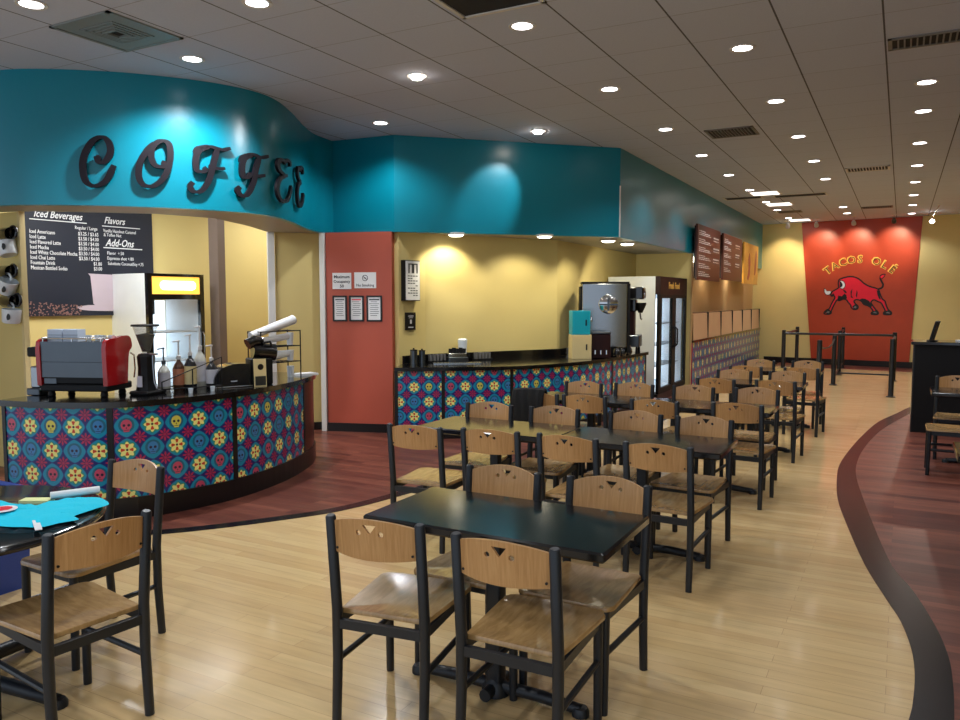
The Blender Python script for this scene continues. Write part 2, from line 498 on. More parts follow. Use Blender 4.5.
def stroke(pts, w, z0=0.0, z1=0.03, n=6, taper=0.55, slant=True):
    """calligraphic ribbon along a smooth path, extruded"""
    P = cr(pts, n); L = len(P); l = []; r = []
    for i, p in enumerate(P):
        a = Vector(P[max(i - 1, 0)]); b = Vector(P[min(i + 1, L - 1)]); d = (b - a)
        d = d.normalized() if d.length > 1e-9 else Vector((1, 0))
        k = abs(d.y) * 0.55 + 0.5 if slant else 1.0
        e = min(1, (min(i, L - 1 - i) + 1.5) / (n * 0.6)); k *= (taper + (1 - taper) * e)
        l.append((p[0] - d.y * w * k / 2, p[1] + d.x * w * k / 2)); r.append((p[0] + d.y * w * k / 2, p[1] - d.x * w * k / 2))
    mb = MB(); vs = [(x, y, z) for z in (z0, z1) for x, y in l + r]; fs = []
    for i in range(L - 1):
        fs += [(2 * L + L + i, 2 * L + L + i + 1, 2 * L + i + 1, 2 * L + i), (i, i + 1, L + i + 1, L + i), (2 * L + i, 2 * L + i + 1, i + 1, i), (L + i, L + i + 1, 3 * L + i + 1, 3 * L + i)]
    fs += [(0, L, 3 * L, 2 * L), (L - 1, 3 * L - 1, 4 * L - 1, 2 * L - 1)]
    return mb.add(vs, fs)

def frame_matrix(origin, udir, normal):
    """columns: local x along udir, local y up, local z out along the normal"""
    u = Vector(udir).normalized(); n = Vector(normal).normalized(); v = n.cross(u)
    M = Matrix((u, v, n)).transposed().to_4x4(); M.translation = Vector(origin); return M

def text_mb(body, size, extrude=0.0015, shear=0.0, align='LEFT', xs=1.0, bold=0.0):
    cu = bpy.data.curves.new('txt', 'FONT'); cu.body = body; cu.size = size; cu.extrude = extrude; cu.shear = shear
    cu.align_x = align; cu.resolution_u = 2; cu.offset = bold
    o = bpy.data.objects.new('txt', cu); COL.objects.link(o)
    dg = bpy.context.evaluated_depsgraph_get(); dg.update()
    me = bpy.data.meshes.new_from_object(o.evaluated_get(dg))
    mb = MB(); mb.add([(v.co.x * xs, v.co.y, v.co.z) for v in me.vertices], [tuple(p.vertices) for p in me.polygons])
    bpy.data.objects.remove(o); bpy.data.curves.remove(cu); bpy.data.meshes.remove(me)
    return mb

def join(*mbs):
    o = MB()
    for m in mbs:
        k = len(o.v); o.v += m.v; o.f += [tuple(k + i for i in f) for f in m.f]; o.uv += m.uv
    return o

def shift(mb, dx, dy, dz=0.0):
    mb.v = [(x + dx, y + dy, z + dz) for x, y, z in mb.v]; return mb

# ------------------------------------------------------------------ room shell
CZ = 3.64
SB = 2.48          # underside of the teal fascia
WP = Vector((-3.25, 21.85, 0)); WU = Vector((0.9929, -0.1191, 0)); WN = Vector((-0.1191, -0.9929, 0))
def wy(x): return 21.85 - 0.12 * (x + 3.25)

fl = MB(); fl.add([(-11, -3, 0), (6, -3, 0), (6, 23.5, 0), (-11, 23.5, 0), (-11, -3, -.05), (6, -3, -.05), (6, 23.5, -.05), (-11, 23.5, -.05)],
                  [(0, 1, 2, 3), (7, 6, 5, 4), (0, 4, 5, 1), (1, 5, 6, 2), (2, 6, 7, 3), (3, 7, 4, 0)])
struct('floor', fl, M_maple)
struct('ceiling', MB().box(-11, 6, -3, 23.5, CZ, CZ + 0.05), M_ceil)

# curved inlays of the floor
BL = [(0.085, 3.39), (0.10, 3.55), (0.11, 3.82), (0.10, 4.10), (0.055, 4.44), (-0.013, 4.73), (-0.146, 5.32), (-0.298, 6.22), (-0.41, 7.0), (-0.47, 7.8), (-0.49, 8.5), (-0.44, 9.5), (-0.35, 10.6), (-0.22, 11.75), (0.0, 12.8), (0.2, 13.7), (0.6, 14.6), (1.4, 15.3)]
BR = [(0.235, 3.38), (0.248, 3.6), (0.254, 3.82), (0.250, 4.09), (0.21, 4.45), (0.116, 4.95), (0.0, 5.4), (-0.128, 6.32), (-0.235, 7.2), (-0.31, 7.9), (-0.34, 8.5), (-0.325, 9.3), (-0.25, 10.3), (-0.14, 11.2), (0.06, 12.3), (0.25, 13.1), (0.66, 14.0), (1.4, 14.75)]
BL = cr([(-0.05, 2.4), (0.04, 3.0)] + BL, 4); BR = cr([(0.12, 2.4), (0.20, 3.0)] + BR, 4)
struct('floor_trim_right', MB().prism(BL + BR[::-1], 0.0, 0.004), M_band)
struct('floor_inlay_right', MB().prism(BR + [(5.9, 14.75), (5.9, 2.4)], 0.0, 0.003), M_cherry)
LL = cr([(-8.5, 2.1), (-6.6, 2.7), (-5.4, 3.22), (-4.62, 3.72), (-4.05, 4.5), (-3.87, 4.9), (-3.77, 5.37), (-3.69, 5.8), (-3.5, 6.8), (-3.1, 8.0), (-2.95, 9.5), (-2.9, 13), (-2.9, 21.7)], 5)
LR = offset(LL, -0.11)
struct('floor_trim_left', MB().prism(LL + LR[::-1], 0.0, 0.004), M_band)
struct('floor_inlay_left', MB().prism(LL + [(-10.9, 21.7), (-10.9, 2.1)], 0.0, 0.003), M_cherry)
struct('floor_strip_back', MB().prism([(-2.9, wy(-2.9) - 1.15), (4.5, wy(4.5) - 1.15), (4.5, wy(4.5) - .02), (-2.9, wy(-2.9) - .02)], 0.0, 0.003), M_cherry)  # dark red plank strip along the far wall

# walls
def wall(name, a, b, z0, z1, m, t=0.1, base=None):
    """slab from a to b, front on the right-hand side of travel"""
    o = struct(name, MB().strip([a, b], z0, z1, t), m)
    return o
struct('wall_back', MB().strip([(-4.2, wy(-4.2)), (6, wy(6))], 0, CZ, 0.12), M_yellow)
struct('wall_right', MB().box(5.9, 6.0, -3, 21, 0, CZ), M_yellow)
bb = MB().strip([(-3.2, wy(-3.2) - .022), (5.88, wy(5.88) - .022)], 0.004, 0.15, 0.02)
struct('baseboard_back', bb, M_base)
# red tapered feature panel of the far wall
pan = MB(); t_ = 0.035
def onw(x, z, d): p = Vector((x, wy(x), z)) + WN * d; return tuple(p)
q = [(-2.34, 3.635), (-2.01, 0.152), (0.208, 0.152), (0.366, 3.635)]
pan.add([onw(x, z, 0.002) for x, z in q] + [onw(x, z, t_) for x, z in q], [(0, 1, 2, 3), (7, 6, 5, 4), (0, 4, 5, 1), (1, 5, 6, 2), (2, 6, 7, 3), (3, 7, 4, 0)])
struct('wall_back_red_panel', pan, M_redwall)

# teal fascia (curved over the coffee bar, straight over the drinks bar and the taco line)
SOFC = cr([(-7.9, 3.98), (-6.98, 4.08), (-6.55, 4.27), (-6.12, 4.6), (-5.82, 4.95), (-5.62, 5.28), (-5.52, 5.65), (-5.57, 6.0), (-5.78, 6.45), (-6.08, 6.98), (-6.28, 7.40), (-6.36, 7.84)], 8)
struct('wall_fascia_coffee', MB().strip(SOFC, SB, CZ - .001, 0.06), M_teal, smooth=True)
S1 = [(-6.36, 7.84), (-5.47, 7.90)]
S2 = [(-5.47, 7.90), (-3.32, 10.0)]
S3 = [(-3.32, 10.0), (-3.32, wy(-3.32) - .002)]
struct('wall_fascia_corner', MB().strip(S1, SB, CZ - .001, 0.06), M_teal)
struct('wall_fascia_drinks', MB().strip(S2, SB, CZ - .001, 0.06), M_teal)
struct('wall_fascia_tacos', MB().strip(S3, SB, CZ - .001, 0.06), M_teal)
struct('trim_1', MB().box(-3.325, -3.312, 9.99, 10.01, SB, 3.15), M_white)
# undersides
inner = offset(SOFC, 0.66)
inner = [p for p in inner[:56]]
struct('ceiling_bulkhead_coffee', MB().prism(offset(SOFC, .03) + [(-6.5, 8.3), (-6.95, 7.9), (-6.85, 7.15), (-6.5, 6.5), (-6.22, 5.75), (-6.4, 5.2), (-7.2, 4.5), (-7.9, 4.35)], SB + 0.004, SB + 0.08), M_teal_edge)
struct('ceiling_bulkhead_drinks', MB().prism([(-6.38, 7.88), (-5.49, 7.95), (-3.36, 10.03), (-3.36, 14.10), (-5.6, 14.10), (-6.5, 8.3)], SB + 0.01, SB + 0.08), M_teal_edge)
struct('ceiling_bulkhead_tacos', MB().prism([(-3.38, 14.1), (-3.38, 21.8), (-5.2, 21.8), (-5.2, 14.1)], SB + 0.01, SB + 0.08), M_teal_edge)
struct('ceiling_service', MB().prism([(-9.3, 4.45), (-7.6, 4.45), (-6.6, 5.0), (-6.1, 5.6), (-6.35, 6.6), (-6.75, 7.6), (-6.6, 8.4), (-6.0, 9.4), (-7.0, 12.0), (-9.3, 12.0)], 3.02, 3.08), M_white)

# coffee bar back walls
def dirw(a, b): d = Vector(b) - Vector(a); return d
struct('wall_left', MB().strip([(-8.95, 2.2), (-8.10, 10.8)], 0, 3.02, 0.1), M_yellow)
struct('wall_left_end', MB().strip([(-8.10, 10.8), (-6.2, 8.3)], 0, 3.02, 0.1), M_yellow)
struct('wall_passage', MB().strip([(-6.80, 7.26), (-6.36, 7.80)], 0, SB, 0.08), M_yellow)
struct('trim_2', MB().box(-6.88, -6.80, 7.18, 7.26, 0, SB, rot=radians(52)), M_white)
struct('wall_mug_partition', MB().box(-8.8, -7.341, 4.42, 4.45, 0, SB), M_yellow)
struct('trim_3', MB().box(-7.34, -7.305, 4.405, 4.46, 0, SB), M_cream)
struct('trim_4', MB().box(-7.86, -7.70, 7.18, 7.30, 0, 3.0), M_yellow_gray)
struct('baseboard_passage', MB().strip([(-6.79, 7.27), (-6.37, 7.79)], 0, 0.1, -0.015), M_base)

# terracotta column
cA = Vector((-6.31, 7.62)); cB = Vector((-5.50, 7.88))
struct('wall_column', MB().prism([tuple(cA), tuple(cB), (-5.64, 8.36), (-6.44, 8.10)], 0, SB + 0.003), M_tcol)
struct('trim_5', MB().box(-6.385, -6.32, 7.58, 7.645, 0, SB, rot=radians(17)), M_white)
d_ = (cB - cA).normalized()
struct('baseboard_column', MB().strip([tuple(cA), tuple(cB)], 0.0, 0.11, -0.016), M_base)

# drinks bar recess walls
R0 = (-5.455, 7.96); R1 = (-5.36, 8.42); R2 = (-4.30, 10.22); R3 = (-4.34, 14.05)
struct('wall_recess_side', MB().strip([R0, R1], 0, SB + .01, 0.08), M_yellow)
struct('wall_recess_back', MB().strip([R1, R2], 0, SB + .01, 0.08), M_yellow)
struct('wall_recess_far', MB().strip([R2, R3], 0, SB + .01, 0.08), M_yellow)
struct('wall_recess_return', MB().box(-5.2, -3.34, 14.09, 14.13, 0, SB + .01), M_yellow)
struct('trim_6', MB().box(-3.339, -3.315, 14.085, 14.135, 0, SB), M_beige)
struct('wall_tacos', MB().strip([(-3.62, 14.17), (-3.52, 21.8)], 0.0, SB + .01, 0.08), M_beige)
# ------------------------------------------------------------------ lights and ceiling fixtures
def ordinal(n): return ['first', 'second', 'third', 'fourth', 'fifth', 'sixth', 'seventh', 'eighth', 'ninth', 'tenth', 'eleventh', 'twelfth'][n]
def spot(loc, target, watts, size_deg, blend=0.8, col=(1, 0.97, 0.94), r=0.06, parent=None):
    l = bpy.data.lights.new('spot_lamp', 'SPOT'); l.energy = watts; l.spot_size = radians(size_deg); l.spot_blend = blend
    l.color = col; l.shadow_soft_size = r
    o = bpy.data.objects.new('spot_lamp', l); COL.objects.link(o)
    d = Vector(target) - Vector(loc); o.rotation_euler = d.to_track_quat('-Z', 'Y').to_euler(); o.location = loc
    if parent is not None:
        o.parent = parent; o.matrix_parent_inverse = WM(parent).inverted()
    return o

def downlight(x, y, label, group, watts=DOWN_W, z=CZ, m=M_lamp, name='recessed_downlight', col=(0.96, 0.975, 1.0), r=0.078, cone=128):
    t = thing(name, label, 'ceiling light', (x, y, z), 0, group)
    obj('trim_ring', MB().lathe([(r + .004, -.003), (r + .022, -.005), (r + .024, -.001), (r + .004, -.0005)], seg=28), M_trimw, t, smooth=True)
    obj('lens', MB().lathe([(0.0001, -.006), (r * .7, -.006), (r + .003, -.002), (r + .003, -.001)], seg=28), m, t, smooth=True)
    spot((x, y, z - 0.03), (x, y, 0), watts, cone, 0.55, col, 0.07, t)
    return t

rows = [
    (-5.24, [3.31, 4.665, 7.313], 'over the coffee bar'),
    (-3.88, [4.016], 'in front of the coffee bar'),
    (-2.505, [5.265, 7.194, 9.172, 11.04, 12.956, 14.885, 16.837, 18.46, 20.375], 'in the row nearest the teal fascia'),
    (-1.185, [6.547, 8.418, 10.338, 12.243, 14.134, 18.533, 19.9], 'in the row over the tables'),
    (0.125, [8.355, 9.596, 11.497, 13.383, 15.216, 17.074, 18.837, 20.663], 'in the row over the aisle')]
for x, ys, desc in rows:
    for i, y in enumerate(ys):
        if x < -5 and i < 3:
            lab = ['round white ceiling downlight above the menu end of the coffee bar, by the square diffuser', 'round white downlight just above the teal wall between the letters O and F', 'small round downlight above the dark inner corner of the teal wall'][i]
        elif len(ys) == 1: lab = 'lone round downlight at the top edge of the photo left of the bright aimed spot'
        else: lab = 'round ceiling downlight, %s from the front %s' % (ordinal(i), desc)
        downlight(x, y, lab, 'recessed ceiling downlights', DOWN_W * ((0.5, 4.6, 1.6)[i] if x < -5 else 1), cone=(146 if x < -5 else 128))
OUT = [(1.45, 7.5, 'right of the frame over the dark floor inlay'), (1.45, 11.0, 'right of the frame above the black desk'), (1.45, 14.5, 'right of the frame behind the black desk'), (1.45, 18.2, 'right of the frame near the far wall'), (2.8, 6.0, 'near the right wall, nearest one'), (2.8, 12.0, 'near the right wall, farther one'),
       (-2.5, 1.2, 'above the round table side'), (-0.6, 1.6, 'just above the camera'), (1.2, 2.6, 'above the near right floor'), (-4.6, 1.2, 'left of the round table'), (-2.6, 3.2, 'above the chairs left of the nearest table'), (-0.6, -1.0, 'behind the camera, right one'), (-3.2, -1.2, 'behind the camera, left one')]
for x, y, wh in OUT:
    downlight(x, y, 'round recessed downlight ' + wh, 'recessed ceiling downlights out of view', DOWN_W)

def aimed(x, y, target, label, w):
    t = thing('adjustable_spotlight', label, 'ceiling light', (x, y, CZ), 0, 'bright aimed ceiling spots')
    obj('trim_ring', MB().lathe([(.07, -.003), (.09, -.006), (.092, -.001), (.07, -.0005)], seg=24), M_trimw, t, smooth=True)
    obj('lens', MB().lathe([(0.0001, -.03), (.04, -.03), (.055, -.018), (.06, -.002)], seg=24), M_spotlens, t, smooth=True)
    spot((x, y, CZ - .05), target, w, 48, 0.6, (0.93, 0.97, 1), 0.04, t)
aimed(-3.87, 5.96, (-5.75, 4.85, 2.6), 'dazzling bluish white spotlight aimed at the COFFEE lettering', AIM_W)
aimed(-3.85, 8.54, (-4.60, 8.80, 2.95), 'bright aimed ceiling spotlight in front of the straight teal fascia', AIM_W * 0.8)

for i, (x, y) in enumerate([(-2.32, 15.43), (-2.32, 17.32), (-2.31, 20.95)]):
    t = thing('square_ceiling_light', 'bright square ceiling panel light, %s of three near the far left ceiling' % ['nearest', 'middle', 'farthest'][i], 'ceiling light', (x, y, CZ), 0, 'square ceiling panel lights')
    obj('frame', MB().rbox(-.27, .27, -.27, .27, -.008, -.001, .01), M_trimw, t)
    obj('diffuser', MB().box(-.23, .23, -.23, .23, -.012, -.008), M_panel, t)

def vent(x, y, w, d, label, style='slots', m=M_vent):
    t = thing('ceiling_vent', label, 'vent', (x, y, CZ), 0)
    obj('frame', MB().box(-w / 2, w / 2, -d / 2, -d / 2 + .03, -.012, -.001).box(-w / 2, w / 2, d / 2 - .03, d / 2, -.012, -.001).box(-w / 2, -w / 2 + .03, -d / 2, d / 2, -.012, -.001).box(w / 2 - .03, w / 2, -d / 2, d / 2, -.012, -.001), m, t)
    obj('backing', MB().box(-w / 2 + .03, w / 2 - .03, -d / 2 + .03, d / 2 - .03, -.003, -.001), M_dark, t)
    if style == 'slots':
        n = 12
        s_ = MB()
        for k in range(n):
            xx = -w / 2 + .05 + (w - .1) * (k + .5) / n
            s_.box(xx - .006, xx + .006, -d / 2 + .03, d / 2 - .03, -.016, -.003)
        obj('slats', s_, m, t)
    elif style == 'square':
        s_ = MB()
        for k in range(4):
            a = .11 + .035 * k; b_ = a + .02
            A, B = .29 - a, .29 - b_
            s_.box(-A, A, -A, -B, -.012 - .003 * k, -.004).box(-A, A, B, A, -.012 - .003 * k, -.004).box(-A, -B, -B, B, -.012 - .003 * k, -.004).box(B, A, -B, B, -.012 - .003 * k, -.004)
        obj('slats', s_, m, t)
        pl = MB().box(-w / 2 + .02, w / 2 - .02, -d / 2 + .02, -.185, -.006, -.003).box(-w / 2 + .02, w / 2 - .02, .185, d / 2 - .02, -.006, -.003).box(-w / 2 + .02, -.185, -.185, .185, -.006, -.003).box(.185, w / 2 - .02, -.185, .185, -.006, -.003)
        obj('face_plate', pl, m, t)
    return t
vent(-5.21, 3.945, 0.655, 0.645, 'square grey ceiling diffuser in the tile beside the front left downlight', 'square', M_ventblue)
vent(-2.48, 4.60, 0.64, 0.64, 'dark return grille in a white frame at the top edge of the ceiling', 'none', M_trimw)
vent(0.14, 7.00, 0.62, 0.30, 'slotted ceiling vent at the upper right edge of the photo')
vent(-1.85, 9.69, 0.55, 0.50, 'slotted ceiling vent between the two rows of lights over the tables')
vent(-0.53, 13.33, 0.60, 0.42, 'slotted ceiling vent left of the aisle lights toward the red wall', 'slots', M_trimw)
vent(-0.54, 18.88, 0.60, 0.35, 'farthest small ceiling vent in front of the red wall')
vent(-2.80, 15.95, 0.72, 0.42, 'dark open ceiling slot on the left of the far pair', 'none', M_trimw)
vent(-1.78, 16.02, 0.95, 0.42, 'longer dark open ceiling slot on the right of the far pair', 'none', M_trimw)
vent(-2.30, 18.9, 0.5, 0.4, 'small round-looking far ceiling vent among the square panel lights')

# recess puck lights under the drinks bar fascia
for i, (x, y) in enumerate([(-4.95, 8.50), (-4.07, 9.25), (-3.60, 10.36), (-3.55, 11.05)]):
    t = thing('puck_light', 'round glowing puck light under the teal fascia, %s from the left over the drinks bar' % ordinal(i), 'ceiling light', (x, y, SB + .01), 0, 'puck lights over the drinks bar')
    obj('housing', MB().lathe([(.10, -.028), (.115, -.024), (.115, 0)], seg=24), M_trimw, t, smooth=True)
    obj('lens', MB().lathe([(.0001, -.045), (.07, -.045), (.09, -.03), (.095, -.028)], seg=24), M_warm, t, smooth=True)
    spot((x, y, SB - .06), (x - .30, y + .20, SB - 1.0) if i < 3 else (-3.85, 12.3, 1.2), 34 if i < 3 else 40, 120, 0.5, (1, 0.90, 0.66), 0.04, t)
# lamps in the taco line
for i, (x, y) in enumerate([(-3.42, 14.40), (-3.42, 16.10), (-3.42, 18.40)]):
    t = thing('service_light', 'small bright fixture under the fascia %s menu board' % ['before the first', 'beside the second', 'behind the third'][i], 'ceiling light', (x, y, SB + .01), 0, 'lights under the taco line fascia')
    obj('housing', MB().rbox(-.05, .05, -.16, .16, -.05, 0, .01), M_trimw, t)
    obj('lens', MB().rbox(-.045, .045, -.15, .15, -.15, -.0501, .01), M_warm, t)
    spot((x + .02, y, SB - .17), (x + .02, y, 0), 9, 160, 0.9, (1, 0.86, 0.70), 0.05, t)
# service ceiling lights behind the coffee bulkhead
for i, (x, y) in enumerate([(-7.25, 5.15), (-7.2, 6.6), (-7.4, 8.6)]):
    t = thing('service_ceiling_panel', 'fluorescent panel hidden behind the coffee bar bulkhead, %s from the menu board' % ordinal(i), 'ceiling light', (x, y, 3.02), 0, 'hidden service ceiling panels')
    obj('frame', MB().box(-.3, .3, -.3, .3, -.01, -.001), M_trimw, t)
    obj('diffuser', MB().box(-.27, .27, -.27, .27, -.016, -.01), M_panel, t)
    l = bpy.data.lights.new('panel_lamp', 'AREA'); l.energy = (55, 10, 22)[i]; l.size = 1.2; l.color = (0.97, 0.98, 1)
    o = bpy.data.objects.new('panel_lamp', l); COL.objects.link(o); o.parent = t; o.location = (0, 0, -.03)

# track spots at the far wall
TR = [(-2.572, 'leftmost track spotlight, in front of the yellow strip of far wall', (-2.75, 2.6), 1.0),
      (-1.90, 'small white track spotlight over the left part of the red wall', (-1.85, 2.9), .8),
      (-1.075, 'small white track spotlight over the middle of the red wall', (-1.05, 2.9), .8),
      (-0.23, 'dark small track spotlight over the right part of the red wall', (-.2, 2.9), .8)]
for x, lab, (tx, tz), k in TR:
    y = 20.55 - 0.12 * x * 0.9; hz = 3.46
    t = thing('track_spotlight', lab, 'spotlight', (x, y, CZ), 0, 'track spotlights at the red wall')
    obj('canopy', MB().lathe([(.045, -.02), (.05, -.001)], seg=16), M_trimw, t, smooth=True)
    obj('stem', MB().tube([(0, 0, -.02), (0, 0, -.11)], .009), M_chrome, t, smooth=True)
    hd = MB().lathe([(.05, 0), (.055, .01), (.05, .07), (.032, .13), (.0001, .14)], seg=16)
    d = Vector((tx, wy(tx), tz)) - Vector((x, y, hz))
    Rm = (-d).to_track_quat('Z', 'Y').to_matrix().to_4x4(); Rm.translation = (0, 0, -.19)
    obj('lamp_head', hd.xf(Rm), M_trimw if x < -.5 else M_dsteel, t, smooth=True)
    obj('lens', MB().lathe([(.0001, -.004), (.044, -.004), (.044, .0)], seg=16).xf(Rm), M_spotlens if x < -2 else M_lamp, t)
    spot(Vector((x, y, hz)) + d.normalized() * .06, (tx, wy(tx), tz), TRACK_W * k, 70, 0.8, (1, 0.78, 0.52), 0.03, t)
t = thing('hanging_spotlight', 'glaring spotlight hung on a thin wire right of the red wall', 'spotlight', (0.533, 20.45, CZ))
obj('canopy', MB().lathe([(.04, -.02), (.045, -.001)], c=(.08, -1.5, 0), seg=14), M_trimw, t, smooth=True)
obj('wire', MB().tube([(.08, -1.5, -.02), (0, -.02, -.13)], .006), M_chrome, t)
obj('lamp_head', MB().lathe([(.05, 0), (.055, .03), (.04, .11), (.0001, .13)], seg=16).xf(Matrix.Translation((0, .02, -.22)) @ Matrix.Rotation(radians(-60), 4, 'X')), M_trimw, t, smooth=True)
obj('lens', MB().lathe([(.0001, -.01), (.03, -.008), (.048, .0)], seg=16).xf(Matrix.Translation((0, .0, -.22)) @ Matrix.Rotation(radians(-60), 4, 'X')), M_spotlens, t)
spot((.533, 20.35, CZ - .24), (.0, 17.0, 0.6), 60, 80, 0.9, (1, 0.84, 0.7), 0.03, t)

# ------------------------------------------------------------------ COFFEE letters on the curved fascia
S_arc = [0.0]
_sofs = cr([(-7.6, 3.98), (-6.98, 4.08), (-6.55, 4.27), (-6.12, 4.6), (-5.82, 4.95), (-5.62, 5.28), (-5.52, 5.65), (-5.57, 6.0), (-5.78, 6.45), (-6.08, 6.98), (-6.28, 7.40), (-6.36, 7.84)], 8)
for a, b in zip(_sofs, _sofs[1:]): S_arc.append(S_arc[-1] + hypot(b[0] - a[0], b[1] - a[1]))
def on_arc(s, out):
    for i in range(len(_sofs) - 1):
        if S_arc[i + 1] >= s: break
    a, b = Vector(_sofs[i]), Vector(_sofs[i + 1]); t = (s - S_arc[i]) / (S_arc[i + 1] - S_arc[i]); d = (b - a).normalized()
    n0 = Vector((d.y, -d.x))
    # smooth normal
    a2, b2 = Vector(_sofs[max(i - 2, 0)]), Vector(_sofs[min(i + 3, len(_sofs) - 1)]); d2 = (b2 - a2).normalized(); n = Vector((d2.y, -d2.x))
    p = a + (b - a) * t + n * out; return p
G = [('C', [[(1.475, 2.904), (1.495, 2.851), (1.544, 2.86), (1.587, 2.939), (1.576, 3.025), (1.525, 3.065), (1.446, 3.027), (1.38, 2.913), (1.36, 2.796), (1.383, 2.679), (1.455, 2.644), (1.545, 2.693), (1.611, 2.828)]]),
     ('O', [[(2.021, 2.887), (2.0, 2.837), (1.937, 2.85), (1.91, 2.927), (1.931, 3.016), (2.0, 3.064), (2.06, 3.033), (2.065, 2.902), (2.013, 2.75), (1.92, 2.663), (1.838, 2.672), (1.805, 2.747), (1.82, 2.861), (1.879, 2.972), (1.938, 3.036)]]),
     ('F', [[(2.279, 2.972), (2.297, 3.022), (2.393, 3.049), (2.504, 3.034), (2.587, 3.055)], [(2.393, 3.044), (2.308, 2.999), (2.277, 2.919), (2.287, 2.827), (2.339, 2.821), (2.371, 2.858)], [(2.466, 3.03), (2.431, 2.908), (2.388, 2.752), (2.322, 2.648), (2.256, 2.634), (2.224, 2.676), (2.249, 2.717)], [(2.388, 2.875), (2.462, 2.857), (2.533, 2.864)]]),
     ('F', [[(2.693, 2.938), (2.711, 2.995), (2.806, 3.031), (2.903, 3.018), (3.0, 3.046)], [(2.806, 3.026), (2.722, 2.977), (2.697, 2.893), (2.706, 2.813), (2.746, 2.81), (2.783, 2.848)], [(2.882, 3.015), (2.846, 2.907), (2.808, 2.761), (2.748, 2.653), (2.685, 2.631), (2.647, 2.676), (2.67, 2.713)], [(2.801, 2.85), (2.87, 2.838), (2.948, 2.854)]]),
     ('E', [[(3.49, 3.03), (3.475, 3.07), (3.377, 3.077), (3.304, 3.032)], [(3.2, 3.05), (3.16, 2.99), (3.20, 2.938), (3.312, 2.911), (3.38, 2.92)], [(3.33, 3.05), (3.20, 3.05), (3.16, 2.99), (3.21, 2.935), (3.30, 2.905), (3.2, 2.86), (3.145, 2.78), (3.16, 2.69), (3.24, 2.645), (3.36, 2.665), (3.46, 2.74), (3.52, 2.83)]]),
     ('E', [[(4.08, 3.05), (4.05, 3.10), (3.96, 3.10), (3.91, 3.06)], [(3.92, 3.07), (3.82, 3.07), (3.79, 3.01), (3.84, 2.96), (3.92, 2.935), (3.82, 2.89), (3.77, 2.81), (3.78, 2.72), (3.86, 2.67), (3.97, 2.70), (4.05, 2.77), (4.08, 2.83)]])]
LN = ['letter C at the left end', 'letter O, second of the word', 'first letter F, in the middle', 'second letter F, right of the middle', 'first letter E, where the wall starts to bend away', 'last letter E, narrow at the bend']
for k, (ch, sts) in enumerate(G):
    c = sum(p[0] for s in sts for p in s) / sum(len(s) for s in sts)
    base = on_arc(c, 0.03)
    mbs = join(*[stroke(s, 0.052 if k < 5 else .06, 0, .03, n=5) for s in sts])
    out = MB(); out.f = mbs.f; out.uv = mbs.uv
    for (s_, z, h) in mbs.v:
        p = on_arc(s_, 0.022 + h); out.v.append((p.x - base.x, p.y - base.y, z))
    o = obj('sign_letter', out, M_letter); o.location = (base.x, base.y, 0)
    tag(o, 'dark curly %s of the COFFEE sign' % LN[k], 'letter', 'letters of the COFFEE sign')

# ------------------------------------------------------------------ counters with printed tiles
def resample(pts, step):
    out = [pts[0]]; acc = 0
    for a, b in zip(pts, pts[1:]):
        acc += hypot(b[0] - a[0], b[1] - a[1])
        if acc >= step: out.append(b); acc = 0
    if out[-1] != pts[-1]: out.append(pts[-1])
    return out

def cut(pts, s0, s1):
    L = [0]
    for a, b in zip(pts, pts[1:]): L.append(L[-1] + hypot(b[0] - a[0], b[1] - a[1]))
    def at(s):
        for i in range(len(pts) - 1):
            if L[i + 1] >= s: break
        t = (s - L[i]) / (L[i + 1] - L[i]); return (pts[i][0] + (pts[i + 1][0] - pts[i][0]) * t, pts[i][1] + (pts[i + 1][1] - pts[i][1]) * t)
    return [at(s0)] + [p for p, l in zip(pts, L) if s0 + 1e-4 < l < s1 - 1e-4] + [at(s1)]
def arclen(pts): return sum(hypot(b[0] - a[0], b[1] - a[1]) for a, b in zip(pts, pts[1:]))
def s_at_px(pts, px):
    """arc position at which the polyline passes a plan bearing (bearing given as the photo column it was measured in)"""
    yaw = radians(28.466); L = 0
    for a, b in zip(pts, pts[1:]):
        def col(p):
            r = p[0] * cos(yaw) + p[1] * sin(yaw); f = -p[0] * sin(yaw) + p[1] * cos(yaw); return 480 + 776 * r / f
        ca, cb = col(a), col(b)
        d = hypot(b[0] - a[0], b[1] - a[1])
        if (ca - px) * (cb - px) <= 0: return L + d * (px - ca) / (cb - ca + 1e-9)
        L += d
    return L

# coffee bar
CT = 0.90
CF = cr([(-6.3, 3.33), (-5.92, 3.37), (-5.51, 3.46), (-5.12, 3.66), (-4.90, 4.02), (-4.78, 4.6), (-4.87, 5.3), (-5.12, 5.95), (-5.38, 6.32)], 8)
CF = cut(CF, 0.35, arclen(CF))
body = offset(CF, 0.035)
bar = thing('coffee_bar_counter', 'curved coffee bar clad in colourful skull and flower tiles with a black top', 'counter', (-5.3, 4.4, 0))
back = offset(CF, 0.62)
obj('countertop', MB().prism(CF + back[::-1], CT - 0.045, CT), M_black, bar, world=True)
bi = offset(CF, 0.06); bb_ = offset(CF, 0.58)
obj('body', MB().prism(bi + bb_[::-1], 0.0, CT - 0.046), M_blackm, bar, world=True)
obj('kick_base', MB().strip(offset(CF, 0.022), 0.0, 0.17, 0.03), M_base, bar, world=True)
Lb = arclen(body); s1 = s_at_px(body, 107); s2 = s_at_px(body, 233); s3 = s_at_px(body, 303)
u = 0.0
cuts = [0.0, s1, s2, s3]
for i in range(3):
    a, b = cuts[i] + .02, cuts[i + 1] - .02
    seg = cut(body, a, b)
    obj('tile_panel', MB().strip(seg, 0.17, CT - 0.047, 0.018, 0.181, u0=(0.12, 0.02, 0.32)[i]), M_tile, bar, world=True)
